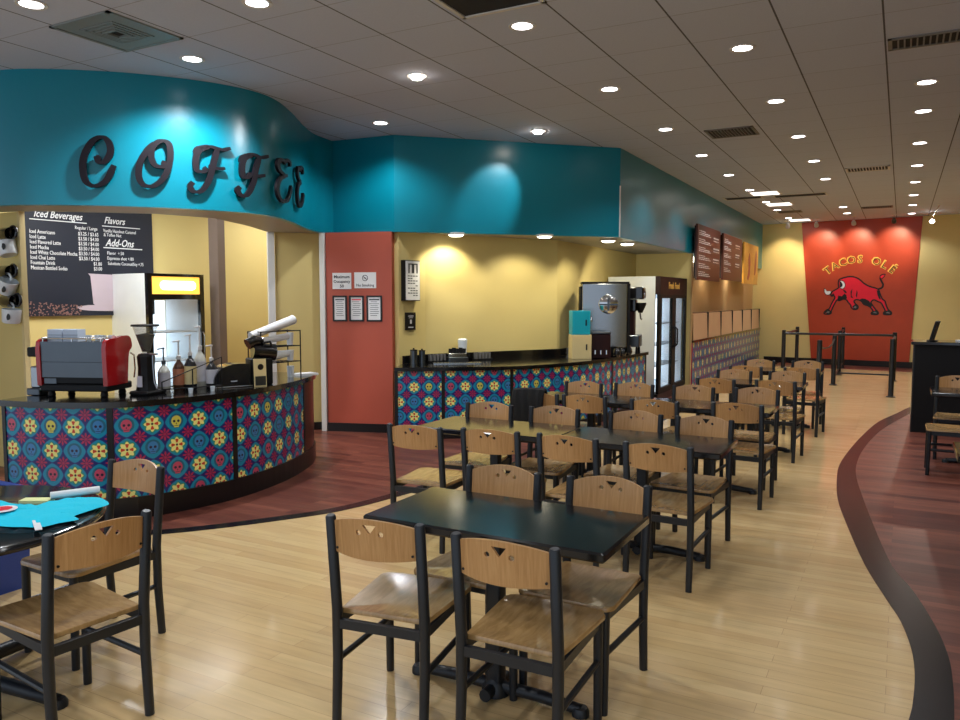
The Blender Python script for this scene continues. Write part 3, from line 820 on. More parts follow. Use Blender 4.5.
obj('end_panel', MB().strip(cut(body, s3 + .02, Lb), 0.17, CT - 0.047, 0.018), M_darkwood, bar, world=True, label='dark red wood end panel')
for s in (0.012, s1, s2, s3):
    obj('divider_strip', MB().strip(cut(offset(CF, .028), max(0.0, s - .022), s + .022), 0.0, CT - .046, 0.02), M_base, bar, world=True)

# drinks bar
DT = 0.86
DF = cr([(-5.19, 7.47), (-4.62, 7.88), (-4.05, 8.36), (-3.70, 9.05), (-3.52, 9.75), (-3.44, 10.6), (-3.38, 11.65)], 8)
drk = thing('drinks_bar_counter', 'long drinks counter with skull and flower tiles and black top under the straight fascia', 'counter', (-4.0, 9.0, 0))
top_poly = DF + [(-4.25, 11.65), (-4.225, 10.25), (-5.30, 8.44), (-5.385, 8.0), (-5.40, 7.93)]
obj('countertop', MB().prism(top_poly, DT - .045, DT), M_black, drk, world=True)
dbody = offset(DF, 0.035)
obj('body', MB().prism(offset(DF, 0.06) + [(-4.22, 11.64), (-4.2, 10.27), (-5.2, 8.5), (-5.34, 8.0)], 0, DT - .046), M_blackm, drk, world=True)
obj('backsplash', MB().strip([(-5.398, 7.965), (-5.292, 8.42), (-4.235, 10.215), (-4.262, 11.65)], DT, DT + .10, 0.018), M_black, drk, world=True)
obj('kick_base', MB().strip(offset(DF, 0.022), 0, 0.10, 0.03), M_base, drk, world=True)
DL = arclen(dbody)
ds = [0.0] + [s_at_px(dbody, p) for p in (443, 512, 613)] + [DL]
for i in range(4):
    obj('tile_panel', MB().strip(cut(dbody, ds[i] + .02, ds[i + 1] - .02), 0.10, DT - .047, 0.018, 0.175, u0=(0.3, 0.1, 0.6, 0.2)[i]), M_tile, drk, world=True)
for s in (0.02, ds[1], ds[2], ds[3], DL - .03):
    obj('divider_strip', MB().strip(cut(offset(DF, .028), max(0, s - .02), min(DL - .002, s + .02)), 0, DT - .046, 0.02), M_base, drk, world=True)

# taco line counter with guards
tac = thing('taco_line_counter', 'long tiled serving counter along the left wall beneath the hanging menu boards', 'counter', (-3.4, 18, 0))
obj('body', MB().box(-3.46, -3.33, 14.2, 21.78, 0, .875), M_blackm, tac, world=True)
obj('tile_panel', MB().strip([(-3.312, 14.2), (-3.312, 21.78)], 0.08, .875, 0.016, 0.19), M_tile, tac, world=True)
obj('countertop', MB().box(-3.48, -3.29, 14.19, 21.79, .876, .915), M_black, tac, world=True)
obj('kick_base', MB().box(-3.33, -3.315, 14.2, 21.78, 0, .079), M_base, tac, world=True)
gy = [14.22 + 1.24 * k for k in range(7)]
for k in range(6):
    g = thing('sneeze_guard', 'tan shiny serving guard on the taco counter, %s from the near end' % ordinal(k), 'serving guard', (-3.38, gy[k], .915), 0, 'serving guards on the taco counter')
    z1 = .49
    obj('front_panel', MB().add([(.075, .03, .002), (.075, 1.19, .002), (.055, 1.19, z1), (.055, .03, z1), (.065, .03, .002), (.065, 1.19, .002), (.045, 1.19, z1), (.045, .03, z1)],
        [(0, 1, 2, 3), (7, 6, 5, 4), (0, 4, 5, 1), (1, 5, 6, 2), (2, 6, 7, 3), (3, 7, 4, 0)]), M_tan, g)
    obj('top_shelf', MB().box(-.06, .055, .03, 1.19, z1 + .001, z1 + .014), M_steel, g)
    obj('edge_post', MB().box(-.06, .082, 1.195, 1.225, .002, z1 + .016), M_base, g)

# ------------------------------------------------------------------ chairs
def backrest_mb():
    N = 16; W = .173
    top = [(-W + 2 * W * k / N) for k in range(N + 1)]
    outer = [(u, .812 + .030 * (1 - (u / W) ** 2)) for u in top] + [(u, .690 - .008 * (1 - (u / W) ** 2)) for u in top[::-1]]
    tri = [(-.028, .820), (.028, .820), (.0, .784)]
    def circ(cx, cy, r): return [(cx + r * cos(2 * pi * k / 10), cy + r * sin(2 * pi * k / 10)) for k in range(10)]
    # extra interior points keep the bend smooth
    vs = []; es = []
    loops = [outer, tri, circ(-.046, .788, .0105), circ(.046, .788, .0105)]
    for lp in loops:
        o = len(vs); vs += [Vector(p) for p in lp]; es += [(o + i, o + (i + 1) % len(lp)) for i in range(len(lp))]
    for u in top[1:-1]:
        for z in (.70, .725, .75): 
            vs.append(Vector((u, z)))
    V, E_, F, _, _, _ = delaunay_2d_cdt(vs, es, [], 0, 1e-6)
    def ins(p, lp):
        c = False; j = len(lp) - 1
        for i in range(len(lp)):
            if (lp[i][1] > p[1]) != (lp[j][1] > p[1]) and p[0] < (lp[j][0] - lp[i][0]) * (p[1] - lp[i][1]) / (lp[j][1] - lp[i][1]) + lp[i][0]: c = not c
            j = i
        return c
    keep = []
    for f in F:
        c = sum((V[i] for i in f), Vector((0, 0))) / len(f)
        if ins(c, loops[0]) and not any(ins(c, h) for h in loops[1:]): keep.append(list(f))
    ed = set(); n = len(V)
    for f in keep:
        for a, b in zip(f, f[1:] + f[:1]): ed.add((a, b))
    def P(v, side):
        u, z = v; y = -.20 - .035 * (z - .43) / .39 - .042 * (1 - (u / W) ** 2)
        return (u, y + (.0055 if side else -.0055), z)
    mb = MB(); fs = [tuple(f) for f in keep] + [tuple(i + n for i in f[::-1]) for f in keep]
    for (a, b) in ed:
        if (b, a) not in ed: fs.append((b, a, a + n, b + n))
    mb.add([P(v, 0) for v in V] + [P(v, 1) for v in V], fs)
    return mb

def seat_mb():
    pl = []
    def corner(cx, cy, r, a0, n=5):
        for k in range(n + 1):
            a = radians(a0 + 90 * k / n); pl.append((cx + r * cos(a), cy + r * sin(a)))
    corner(.214 - .05, .258 - .05, .05, 0); corner(-.214 + .05, .258 - .05, .05, 90)
    corner(-.186 + .012, -.178 + .012, .012, 180, 2); corner(.186 - .012, -.178 + .012, .012, 270, 2)
    # concentric rings -> slightly dished
    mb = MB(); n = len(pl); vs = []; fs = []
    rings = [(1.0, .0), (.985, .006), (.8, .003), (.5, -.004), (.2, -.006)]
    for k, dz in rings: vs += [(x * k, y * k + (1 - k) * .01, .438 + dz) for x, y in pl]
    for j in range(len(rings) - 1):
        for i in range(n): fs.append((j * n + i, j * n + (i + 1) % n, (j + 1) * n + (i + 1) % n, (j + 1) * n + i))
    fs.append(tuple(range((len(rings) - 1) * n, len(rings) * n)))
    o = len(vs); vs += [(x, y, .426) for x, y in pl]
    for i in range(n): fs.append((o + i, o + (i + 1) % n, (i + 1) % n, i))
    fs.append(tuple(range(o + n - 1, o - 1, -1)))
    return mb.add(vs, fs)

def make_chair():
    t = thing('dining_chair', 'plywood dining chair', 'chair')
    obj('seat', seat_mb(), M_seat, t, smooth=True)
    b = obj('backrest', backrest_mb(), M_ply, t, smooth=True)
    for x, z in ((-.158, .708), (.158, .708)):
        y = -.20 - .035 * (z - .43) / .39 - .042 * (1 - (x / .173) ** 2)
        obj('screw', MB().tube([(x, y - .009, z), (x, y - .005, z)], .005, 10), M_ink, b)
    for s in (-1, 1):
        obj('leg', MB().tube([(s * .187, -.215, 0), (s * .187, -.200, .25), (s * .187, -.200, .45), (s * .187, -.238, .826), (s * .187, -.239, .832)], [.0185, .020, .021, .020, .015], 12), M_frame, t, smooth=True)
        obj('leg', MB().tube([(s * .182, .236, 0), (s * .182, .232, .30), (s * .182, .230, .424)], [.017, .019, .0195], 12), M_frame, t, smooth=True)
    for s in (-1, 1):
        obj('stretcher', MB().tube([(s * .187, -.20, .245), (s * .182, .230, .245)], .0125, 8), M_frame, t, smooth=True)
    fr = MB().box(-.172, .172, -.212, -.190, .375, .412)
    for s in (-1, 1):
        x0, x1 = s * .187, s * .182
        fr.add([(x0 - .011, -.19, .385), (x0 + .011, -.19, .385), (x1 + .011, .222, .385), (x1 - .011, .222, .385), (x0 - .011, -.19, .4215), (x0 + .011, -.19, .4215), (x1 + .011, .222, .4215), (x1 - .011, .222, .4215)],
               [(3, 2, 1, 0), (4, 5, 6, 7), (0, 1, 5, 4), (1, 2, 6, 5), (2, 3, 7, 6), (3, 0, 4, 7)])
    fr.box(-.168, .168, .214, .232, .392, .4215)
    obj('seat_frame', fr, M_frame, t)
    return t
chair0 = make_chair()
used = [False]
def place_chair(bx, by, ang, face, label, group):
    """bx,by: middle of the backrest top; face: 0 looks along +y, 180 back at the camera, others likewise"""
    rz = radians(face + ang)
    ox = bx - (-.236) * -sin(rz); oy = by - (-.236) * cos(rz)
    o = chair0 if not used[0] else copy_tree(chair0)
    used[0] = True
    return put(o, (ox, oy, 0), rz, label, group)

G1 = 'chairs around the nearest table'
place_chair(-1.705, 2.316, 8, 0, 'chair at bottom centre, left of the two seen from behind at the nearest table', G1)
place_chair(-1.164, 2.320, 1, 0, 'nearest chair, at bottom centre, right of the two seen from behind', G1)
place_chair(-1.675, 3.325, -1, 180, 'chair facing the camera across the nearest table, on the left', G1)
place_chair(-1.144, 3.335, -3, 180, 'chair facing the camera across the nearest table, at its right corner', G1)
G2 = 'chairs around the second row table'
for (x, y, a), l in zip([(-2.767, 4.208, 4), (-2.259, 4.298, 3), (-1.747, 4.325, -4), (-1.191, 4.315, -2)],
        ['chair standing alone at the left end of the near side of the second row', 'chair second from the left on the near side of the second row', 'chair third from the left on the near side of the second row', 'rightmost chair on the near side of the second row, beside the aisle']):
    place_chair(x, y, a, 0, l, G2)
for (x, y, a), l in zip([(-2.843, 5.40, 4), (-2.298, 5.43, 3), (-1.677, 5.475, -2), (-1.179, 5.45, -5)],
        ['leftmost chair facing the camera behind the second row table, in front of the tiles', 'second chair from the left facing the camera behind the second row table', 'third chair from the left facing the camera behind the second row table', 'rightmost chair facing the camera behind the second row table']):
    place_chair(x, y, a, 180, l, G2)
G3 = 'chairs around the third row table'
for (x, y, a), l in zip([(-2.80, 6.22, 3), (-2.373, 6.26, 0), (-1.757, 6.238, 0), (-1.116, 6.33, -4)],
        ['chair with a black jacket over its back, left end of the third row', 'second chair from the left with its back to the camera in the third row', 'third chair from the left with its back to the camera in the third row', 'rightmost chair with its back to the camera in the third row, by the aisle']):
    place_chair(x, y, a, 0, l, G3)
for (x, y, a), l in zip([(-2.768, 7.282, -3), (-2.282, 7.388, -3), (-1.713, 7.424, -4), (-1.15, 7.50, -4)],
        ['leftmost chair facing the camera in the third row, against the tiled drinks bar', 'second chair from the left facing the camera in the third row, below the coffee brewer', 'third chair from the left facing the camera in the third row, below the fridge', 'rightmost chair facing the camera in the third row']):
    place_chair(x, y, a, 180, l, G3)
G4 = 'chairs around the fourth row table'
for (x, y, a, f), l in zip([(-1.68, 8.26, -3, 0), (-1.10, 8.34, -5, 0), (-1.69, 9.36, -6, 180), (-1.12, 9.42, -6, 180)],
        ['left chair with its back to the camera in the fourth row', 'right chair with its back to the camera in the fourth row, beside the aisle', 'left chair facing the camera in the fourth row', 'right chair facing the camera in the fourth row']):
    place_chair(x, y, a, f, l, G4)
G5 = 'chairs around the farthest table'
for (x, y, a, f), l in zip([(-1.677, 10.02, -5, 0), (-1.04, 10.07, -6, 0), (-1.68, 11.12, -5, 180), (-1.08, 11.2, -6, 180)],
        ['left chair with its back to the camera in the farthest row', 'right chair with its back to the camera in the farthest row, before the railing', 'left chair facing the camera in the farthest row, before the tiled taco counter', 'right chair facing the camera in the farthest row']):
    place_chair(x, y, a, f, l, G5)
GL = 'chairs at the round table on the left'
place_chair(-2.58, 1.805, -6, 90, 'chair at the lower left corner, seen from behind at an angle beside the round table', GL)
place_chair(-3.365, 2.565, -1, 180, 'chair behind the left round table in front of the coffee bar tiles', GL)
GR = 'chairs at the right edge'
place_chair(.74, 8.54, 0, 90, 'chair seen sideways at the right edge, its seat corner before the black desk', GR)
place_chair(.555, 9.70, -2, 180, 'chair facing the camera at the right edge in front of the black desk', GR)
place_chair(.60, 5.15, 0, 0, 'nearest dark chair at the right edge, only a leg in view', GR)

# ------------------------------------------------------------------ tables
def make_table(w, d):
    t = thing('dining_table', 'black table', 'table')
    obj('tabletop', MB().rbox(-w / 2, w / 2, -d / 2, d / 2, .700, .740, .014, 3, .008), M_table, t, smooth=True)
    obj('apron', MB().box(-w / 2 + .05, w / 2 - .05, -.10, .10, .67, .6995), M_blackm, t)
    obj('column', MB().rbox(-.034, .034, -.034, .034, .045, .67, .012), M_frame, t, smooth=True)
    b = MB()
    b.tube([(-.38, 0, .024), (-.2, 0, .036), (.2, 0, .036), (.38, 0, .024)], [.022, .026, .026, .022], 10)
    b.tube([(0, -.10, .03), (0, .10, .03)], .026, 10)
    for x in (-.38, .38): b.lathe([(.035, 0), (.035, .022), (.028, .034), (.0001, .036)], c=(x, 0, 0), seg=14)
    b.lathe([(.06, 0.0), (.06, .03), (.04, .06), (.035, .07)], seg=16)
    obj('base', b, M_frame, t, smooth=True)
    return t
tab0 = make_table(1.08, .575)
T = [(-1.445, 2.895, -.09, 'nearest black dining table, at bottom centre, with white lamp glints on its top'),
     (-1.450, 4.955, -.05, 'right one of the two black tables joined in the second row'),
     (-2.530, 4.955, -.05, 'left one of the two tables joined in the second row, reflecting the yellow wall'),
     (-1.440, 6.840, 0, 'right one of the two black tables joined in the third row'),
     (-2.520, 6.840, 0, 'left one of the two tables joined in the third row, beside the jacket'),
     (-1.420, 9.000, -.08, 'black dining table in the fourth row from the front'),
     (-1.400, 10.77, 0, 'farthest black dining table, before the railing'),
     (.86, 5.53, 0, 'black table cut by the right edge of the photo, nearest on that side'),
     (.83, 9.12, 0, 'black table at the right edge in front of the desk')]
for i, (x, y, dy, l) in enumerate(T):
    o = tab0 if i == 0 else copy_tree(tab0)
    put(o, (x, y, 0), 0, l, 'rectangular black dining tables')
    for ch in o.children:
        if not ch.name.startswith('tabletop'): ch.location.y = dy
# round table at the left
lt = thing('round_table', 'large round black table at the left edge, holding a turquoise shirt', 'table', (-3.50, 1.74, 0))
obj('tabletop', MB().lathe([(.57, .695), (.605, .702), (.612, .715), (.605, .729), (.59, .735), (.0001, .735)], seg=72), M_table, lt, smooth=True)
obj('edge_band', MB().lathe([(.6115, .709), (.6145, .713), (.6145, .718), (.6115, .722)], seg=72), M_smoke, lt, smooth=True)
obj('column', MB().rbox(-.045, .045, -.045, .045, .045, .695, .015), M_frame, lt, smooth=True)
b = MB()
for a in (12, 102, 192, 282):
    e = (.55 * cos(radians(a)), .55 * sin(radians(a)))
    b.tube([(0, 0, .075), (e[0] * .5, e[1] * .5, .052), (e[0], e[1], .026)], [.034, .032, .026], 10)
    b.lathe([(.04, 0), (.04, .02), (.03, .034), (.0001, .036)], c=(e[0], e[1], 0), seg=14)
obj('base', b, M_frame, lt, smooth=True)

# shirt, bag and papers on it
random.seed(3)
def blob(outline, z0, h, name, m, label, cat, wr=.006, seed=1, sub=14):
    """soft crumpled sheet over an outline"""
    rnd = random.Random(seed)
    P = cr(outline + [outline[0]], 5)[:-1]; n = len(P)
    cx = sum(p[0] for p in P) / n; cy = sum(p[1] for p in P) / n
    vs = []; fs = []
    R_ = 7
    for j in range(R_ + 1):
        k = 1 - j / R_
        for i, p in enumerate(P):
            x = cx + (p[0] - cx) * k; y = cy + (p[1] - cy) * k
            e = min(1, (1 - k) * 4)
            vs.append((x, y, z0 + .001 + e * (h * .6 + wr * (sin(x * 41 + seed) * cos(y * 53) + .7 * sin(x * 97 + y * 61)) + h * .3)))
    for j in range(R_):
        for i in range(n): fs.append((j * n + i, j * n + (i + 1) % n, (j + 1) * n + (i + 1) % n, (j + 1) * n + i))
    o = len(vs); vs += [(p[0], p[1], z0 + .0005) for p in P]
    fs.append(tuple(range(o + n - 1, o - 1, -1)))
    for i in range(n): fs.append((o + i, o + (i + 1) % n, (i + 1) % n, i))
    mb = MB().add(vs, fs); ob = obj(name, mb, m, smooth=True)
    tag(ob, label, cat); return ob
TZ = .7355
blob([(-3.6, 1.66), (-3.30, 1.66), (-3.10, 1.72), (-2.99, 1.78), (-2.95, 1.88), (-2.99, 2.0), (-3.06, 2.14), (-3.18, 2.20), (-3.35, 2.1), (-3.6, 1.98)], TZ, .010, 'plastic_bag', M_smoke, 'black plastic bag lying beneath the turquoise shirt on the round table', 'bag', .004, 5)
sh = blob([(-3.66, 1.72), (-3.42, 1.72), (-3.14, 1.76), (-3.04, 1.80), (-2.98, 1.83), (-2.97, 1.90), (-2.95, 1.97), (-3.01, 1.99), (-3.03, 2.06), (-3.04, 2.12), (-3.06, 2.19), (-3.20, 2.24), (-3.27, 2.19), (-3.30, 2.10), (-3.29, 2.02), (-3.38, 1.98), (-3.52, 1.93), (-3.66, 1.94)], TZ + .012, .016, 't_shirt', M_shirt, 'crumpled turquoise t-shirt with a red and white print on the round black table', 'shirt', .004, 2)
obj('print', MB().lathe([(.0001, .002), (.06, .001)], c=(-3.30, 1.86, TZ + .036), seg=24), M_paper, sh, label='white round print')
obj('print_motif', MB().lathe([(.0001, .004), (.038, .003)], c=(-3.30, 1.865, TZ + .036), seg=9), M_bull, sh, label='red motif of the print')
obj('care_label', MB().box(-3.09, -2.915, 1.815, 1.84, TZ + .020, TZ + .023, rot=radians(-28)), M_paper, sh, label='white sewn-in tag')
pr = obj('paper_roll', MB().tube([(-3.34, 2.10, TZ + .035), (-3.25, 2.28, TZ + .035)], .017, 14), M_paper, smooth=True); tag(pr, 'white rolled paper behind the turquoise shirt', 'paper')
pr = obj('notepad', MB().box(-3.46, -3.33, 2.04, 2.10, TZ + .001, TZ + .02, rot=radians(30)), mat('pale yellow paper', (232, 236, 170), rough=.8)); tag(pr, 'pale yellow pad behind the turquoise shirt', 'notepad')

# blue bin
bn = thing('storage_bin', 'dark blue plastic bin standing on the floor behind the round table', 'bin', (-4.66, 2.30, 0))
w, d, h = .31, .33, .57
bm_ = MB(); o_ = MB()
r0 = [(-w + .03, -d + .03), (w - .03, -d + .03), (w - .03, d - .03), (-w + .03, d - .03)]
r1 = [(-w, -d), (w, -d), (w, d), (-w, d)]
bm_.add([(x, y, 0) for x, y in r0] + [(x, y, h) for x, y in r1] + [(x * .93, y * .93, h) for x, y in r1] + [(x * .93, y * .93, .03) for x, y in r0],
        [(3, 2, 1, 0)] + [(i, (i + 1) % 4, 4 + (i + 1) % 4, 4 + i) for i in range(4)] + [(4 + i, 4 + (i + 1) % 4, 8 + (i + 1) % 4, 8 + i) for i in range(4)] + [(8 + i, 8 + (i + 1) % 4, 12 + (i + 1) % 4, 12 + i) for i in range(4)] + [(12, 13, 14, 15)])
obj('tub', bm_, M_blue, bn)
obj('rim', MB().tube([(-w, -d, h), (w, -d, h), (w, d, h), (-w, d, h), (-w, -d, h)], .014, 8), M_blue, bn, smooth=True)
cb_ = obj('cardboard_sheet', MB().box(-4.95, -4.49, 2.40, 2.415, .10, .585), M_cardboard); tag(cb_, 'grey brown cardboard sheet standing inside the blue bin', 'cardboard')

# jacket over the chair back
jk = MB(); nj = 14
J = []
prof = [(-.30, .42), (-.315, .55), (-.318, .70), (-.312, .80), (-.285, .857), (-.245, .868), (-.215, .850), (-.195, .79), (-.185, .66), (-.182, .52)]
for k in range(nj + 1):
    u_ = -.215 + .30 * k / nj
    for (y, z) in prof:
        zz = z + (.012 * (1 - (u_ / .2) ** 2) if z > .7 else 0) - (.02 * sin(k * 1.7) if z < .5 else 0)
        J.append((u_ * (1.0 if z > .6 else 1.05), y + .008 * sin(k * 1.9 + z * 9), zz))
m_ = len(prof)
jk.add(J, [(k * m_ + i, k * m_ + i + 1, (k + 1) * m_ + i + 1, (k + 1) * m_ + i) for k in range(nj) for i in range(m_ - 1)])
jo = obj('jacket', jk, M_fabric, smooth=True)
md = jo.modifiers.new('thickness', 'SOLIDIFY'); md.thickness = .018; md.offset = 1
rz = radians(3); jo.location = (-2.80 - (-.236) * -sin(rz), 6.22 + .236 * cos(rz), 0); jo.rotation_euler = (0, 0, rz)
tag(jo, 'black jacket draped over the left chair back of the third row', 'jacket')

# ------------------------------------------------------------------ queue railing
RL = thing('queue_railing', 'black metal queue railing of posts and rails before the red wall', 'railing', (-1.15, 17.2, 0))
def post(x, y, h=.97):
    obj('post', MB().lathe([(.075, 0), (.075, .012), (.048, .02), (.042, .03), (.042, h), (.035, h + .012), (.0001, h + .016)], c=(x, y, 0), seg=18), M_base, RL, smooth=True, world=True)
PP = [(-2.22, 17.9, .99), (-2.18, 20.0, 1.0), (-1.20, 14.3, .96), (-1.12, 16.49, .96), (-1.17, 18.76, .97), (-1.22, 20.7, .98), (-.11, 14.9, .98), (-.10, 17.9, .98)]
for p in PP: post(*p)
def rail(a, b, z, r=.026): obj('rail', MB().tube([(a[0], a[1], z), (b[0], b[1], z)], r, 10), M_base, RL, smooth=True, world=True)
rail(PP[0], PP[1], .93); rail((-2.22, 17.9), (-.10, 17.9), .93); rail((-1.10, 17.9), (-.10, 17.9), .12, .018)
rail(PP[6], PP[7], .90); rail(PP[4], PP[5], .92)
rail(PP[4], PP[5], .12, .016); rail(PP[3], PP[4], .14, .016)
obj('chain', MB().tube([(-1.20, 14.3, .88), (-1.18, 14.9, .80), (-1.15, 15.5, .78), (-1.13, 16.1, .82), (-1.12, 16.49, .90)], .014, 8), M_base, RL, smooth=True, world=True)

# ------------------------------------------------------------------ black cashier desk on the right
dk = thing('cashier_desk', 'tall black cashier desk at the right edge of the photo', 'desk', (1.2, 11.5, 0))
obj('body', MB().box(.165, 3.2, 11.04, 11.62, 0, 1.095), M_blackm, dk, world=True)
obj('side_trim', MB().box(.15, .165, 11.03, 11.63, 0, 1.095), M_base, dk, world=True)
obj('top', MB().rbox(.12, 3.22, 11.0, 11.66, 1.096, 1.135, .012), M_black, dk, smooth=True, world=True)
obj('sticker', MB().box(.655, .76, 11.036, 11.0395, .915, 1.015), M_label, dk, world=True, label='small grey notice on the desk front')
ps = thing('register_screen', 'thin register screen tilted on the black desk', 'screen', (.345, 11.3, 1.135), radians(-8))
tilt = Matrix.Translation((0, 0, .008)) @ Matrix.Rotation(radians(14), 4, 'Y')
obj('casing', MB().rbox(-.012, .018, -.14, .14, 0, .25, .004).xf(tilt), M_blackm, ps)
obj('display', MB().box(-.0145, -.0125, -.125, .125, .015, .235).xf(tilt), M_dsteel, ps, label='grey blue screen face')
obj('foot', MB().rbox(-.05, .07, -.07, .07, 0.0, .012, .01), M_blackm, ps)
pp = obj('paper_stack', MB().box(.62, .74, 11.2, 11.36, 1.136, 1.155, rot=radians(12)), M_paper); tag(pp, 'white papers lying on the black desk', 'paper')

# ------------------------------------------------------------------ far wall: bull and lettering
BMx = Matrix(((WU.x, 0, -WN.x * -1, 0), (WU.y, 0, WN.y, 0), (0, 1, 0, 0), (0, 0, 0, 1)))
def wall_frame(x, z, d): return frame_matrix(onw(x, z, d), WU, WN)
FW = wall_frame(-1.87, 1.285, t_ + .001)
def bu(p): return (p[0] / 7.2 * .02226, (315 - 230 - p[1] / 7.2) * .0242)
body_o = [(150, 350), (185, 338), (225, 330), (265, 334), (300, 350), (335, 380), (375, 403), (420, 416), (442, 428), (455, 460), (472, 495), (492, 512), (503, 545), (518, 575), (538, 590), (538, 608), (490, 608), (486, 594), (496, 582), (480, 550), (464, 525), (440, 514), (412, 502), (392, 520), (406, 545), (428, 574), (444, 590), (444, 608), (402, 608), (398, 597), (410, 585), (392, 560), (372, 546), (342, 536), (322, 512), (288, 500), (268, 512), (280, 532), (298, 548), (296, 568), (270, 574), (250, 560), (244, 542), (226, 522), (208, 500), (184, 496), (160, 508), (140, 504), (124, 530), (110, 560), (100, 585), (98, 604), (80, 611), (48, 608), (46, 598), (62, 580), (84, 568), (96, 540), (112, 508), (124, 488), (116, 470), (100, 474), (92, 462), (104, 440), (130, 424), (150, 410), (146, 380)]
bl = thing('bull_emblem', 'red charging bull with black outline painted on the red wall', 'wall painting', onw(-1.0, 1.3, t_))
ol = [bu(p) for p in body_o]
obj('body', poly2d(ol, (), 0, .004).xf(FW), M_bull, bl, world=True)
om = stroke(ol + [ol[0]], .034, .004, .006, n=3, taper=1, slant=False)
obj('outline', om.xf(FW), M_ink, bl, world=True)
tl = stroke([bu(p) for p in [(440, 424), (466, 414), (474, 392), (462, 368), (452, 345), (462, 328)]], .042, .0, .005, slant=False, taper=.8)
tf = poly2d([bu(p) for p in cr([(452, 352), (446, 332), (462, 316), (488, 314), (482, 336), (466, 352)], 3)], (), 0, .005)
obj('tail', join(tl, tf).xf(FW), M_ink, bl, world=True)
obj('tail_tuft', poly2d([bu(p) for p in [(457, 346), (453, 333), (465, 322), (481, 320), (476, 334), (465, 346)]], (), .005, .007).xf(FW), M_bull, bl, world=True)
h1 = poly2d([bu(p) for p in cr([(160, 360), (180, 364), (195, 385), (193, 406), (178, 418), (162, 412), (176, 402), (178, 386), (170, 372)], 2)], (), .006, .009)
h2 = poly2d([bu(p) for p in cr([(42, 420), (52, 424), (62, 438), (86, 436), (90, 448), (78, 462), (56, 460), (44, 444)], 2)], (), .006, .009)
h1o = poly2d([bu((p[0] + (p[0] - 178) * .25, p[1] + (p[1] - 390) * .18)) for p in cr([(160, 360), (180, 364), (195, 385), (193, 406), (178, 418), (162, 412)], 2)], (), .003, .0055)
obj('horn_outline', join(h1o, poly2d([bu((66 + (p[0] - 66) * 1.25, 442 + (p[1] - 442) * 1.3)) for p in [(42, 420), (52, 424), (62, 438), (86, 436), (90, 448), (78, 462), (56, 460), (44, 444)]], (), .003, .0055)).xf(FW), M_ink, bl, world=True)
obj('horn', h1.xf(FW), M_paper, bl, world=True, label='white horn')
obj('horn', h2.xf(FW), M_paper, bl, world=True, label='white horn')
blk = MB()
for poly in ([(300, 505), (325, 492), (352, 496), (378, 510), (400, 545), (396, 562), (372, 548), (342, 538), (322, 514)], [(150, 470), (175, 476), (196, 455), (210, 470), (216, 492), (184, 498), (160, 508), (142, 502)], [(400, 598), (412, 586), (430, 577), (443, 592), (443, 608), (402, 608)], [(488, 596), (498, 583), (518, 578), (537, 592), (537, 608), (490, 608)], [(50, 600), (64, 583), (84, 572), (98, 588), (96, 604), (80, 610)], [(256, 552), (278, 534), (297, 550), (294, 566), (270, 572)],
             [(240, 440), (252, 420), (248, 470), (262, 490), (244, 485)], [(285, 430), (292, 450), (288, 490), (280, 470)], [(430, 430), (445, 440), (462, 500), (450, 495), (436, 465)], [(180, 425), (200, 432), (214, 452), (198, 450)], [(96, 466), (112, 452), (120, 462), (104, 473)]):
    obj('shading_mark', poly2d([bu(p) for p in poly], (), .004, .0075).xf(FW), M_ink, bl, world=True)
hf = MB()
for poly in ([(408, 597), (420, 588), (434, 592), (436, 602)], [(500, 598), (512, 588), (528, 594), (530, 602)], [(60, 600), (72, 586), (88, 590), (84, 602)], [(264, 558), (280, 546), (290, 556), (280, 566)]):
    obj('hoof', poly2d([bu(p) for p in poly], (), .0075, .009).xf(FW), M_vent, bl, world=True, label='grey hoof')
# arched lettering
lt_ = thing('arched_lettering', 'yellow and black arched words TACOS OLÉ above the bull on the red wall', 'sign', onw(-.98, 2.75, t_))
chs = list('TACOS OLÉ'); cx0, cy0, Rr = 297, 200 + 372, 372
angs = [-37, -28, -18.5, -9, .5, 10, 18, 27.5, 37]
FA = frame_matrix(onw(-1.87, 1.285, t_ + .004), WU, WN)
for ch, a in zip(chs, angs):
    if ch == ' ': continue
    px = cx0 + Rr * sin(radians(a)); py = cy0 - Rr * cos(radians(a)) + 22
    x, z = bu((px, py))
    Rm = Matrix.Translation((x, z, 0)) @ Matrix.Rotation(radians(-a), 4, 'Z')
    lo = obj('letter', shift(text_mb(ch, .26, .003, bold=.014, align='CENTER'), 0, -.02).xf(Rm).xf(FA), M_gold, lt_, world=True)
    obj('inner_line', shift(text_mb(ch, .24, .002, bold=-.002, align='CENTER'), .012, -.018, .006).xf(Rm).xf(FA), M_ink, lo, world=True, label='black inner letter stroke')

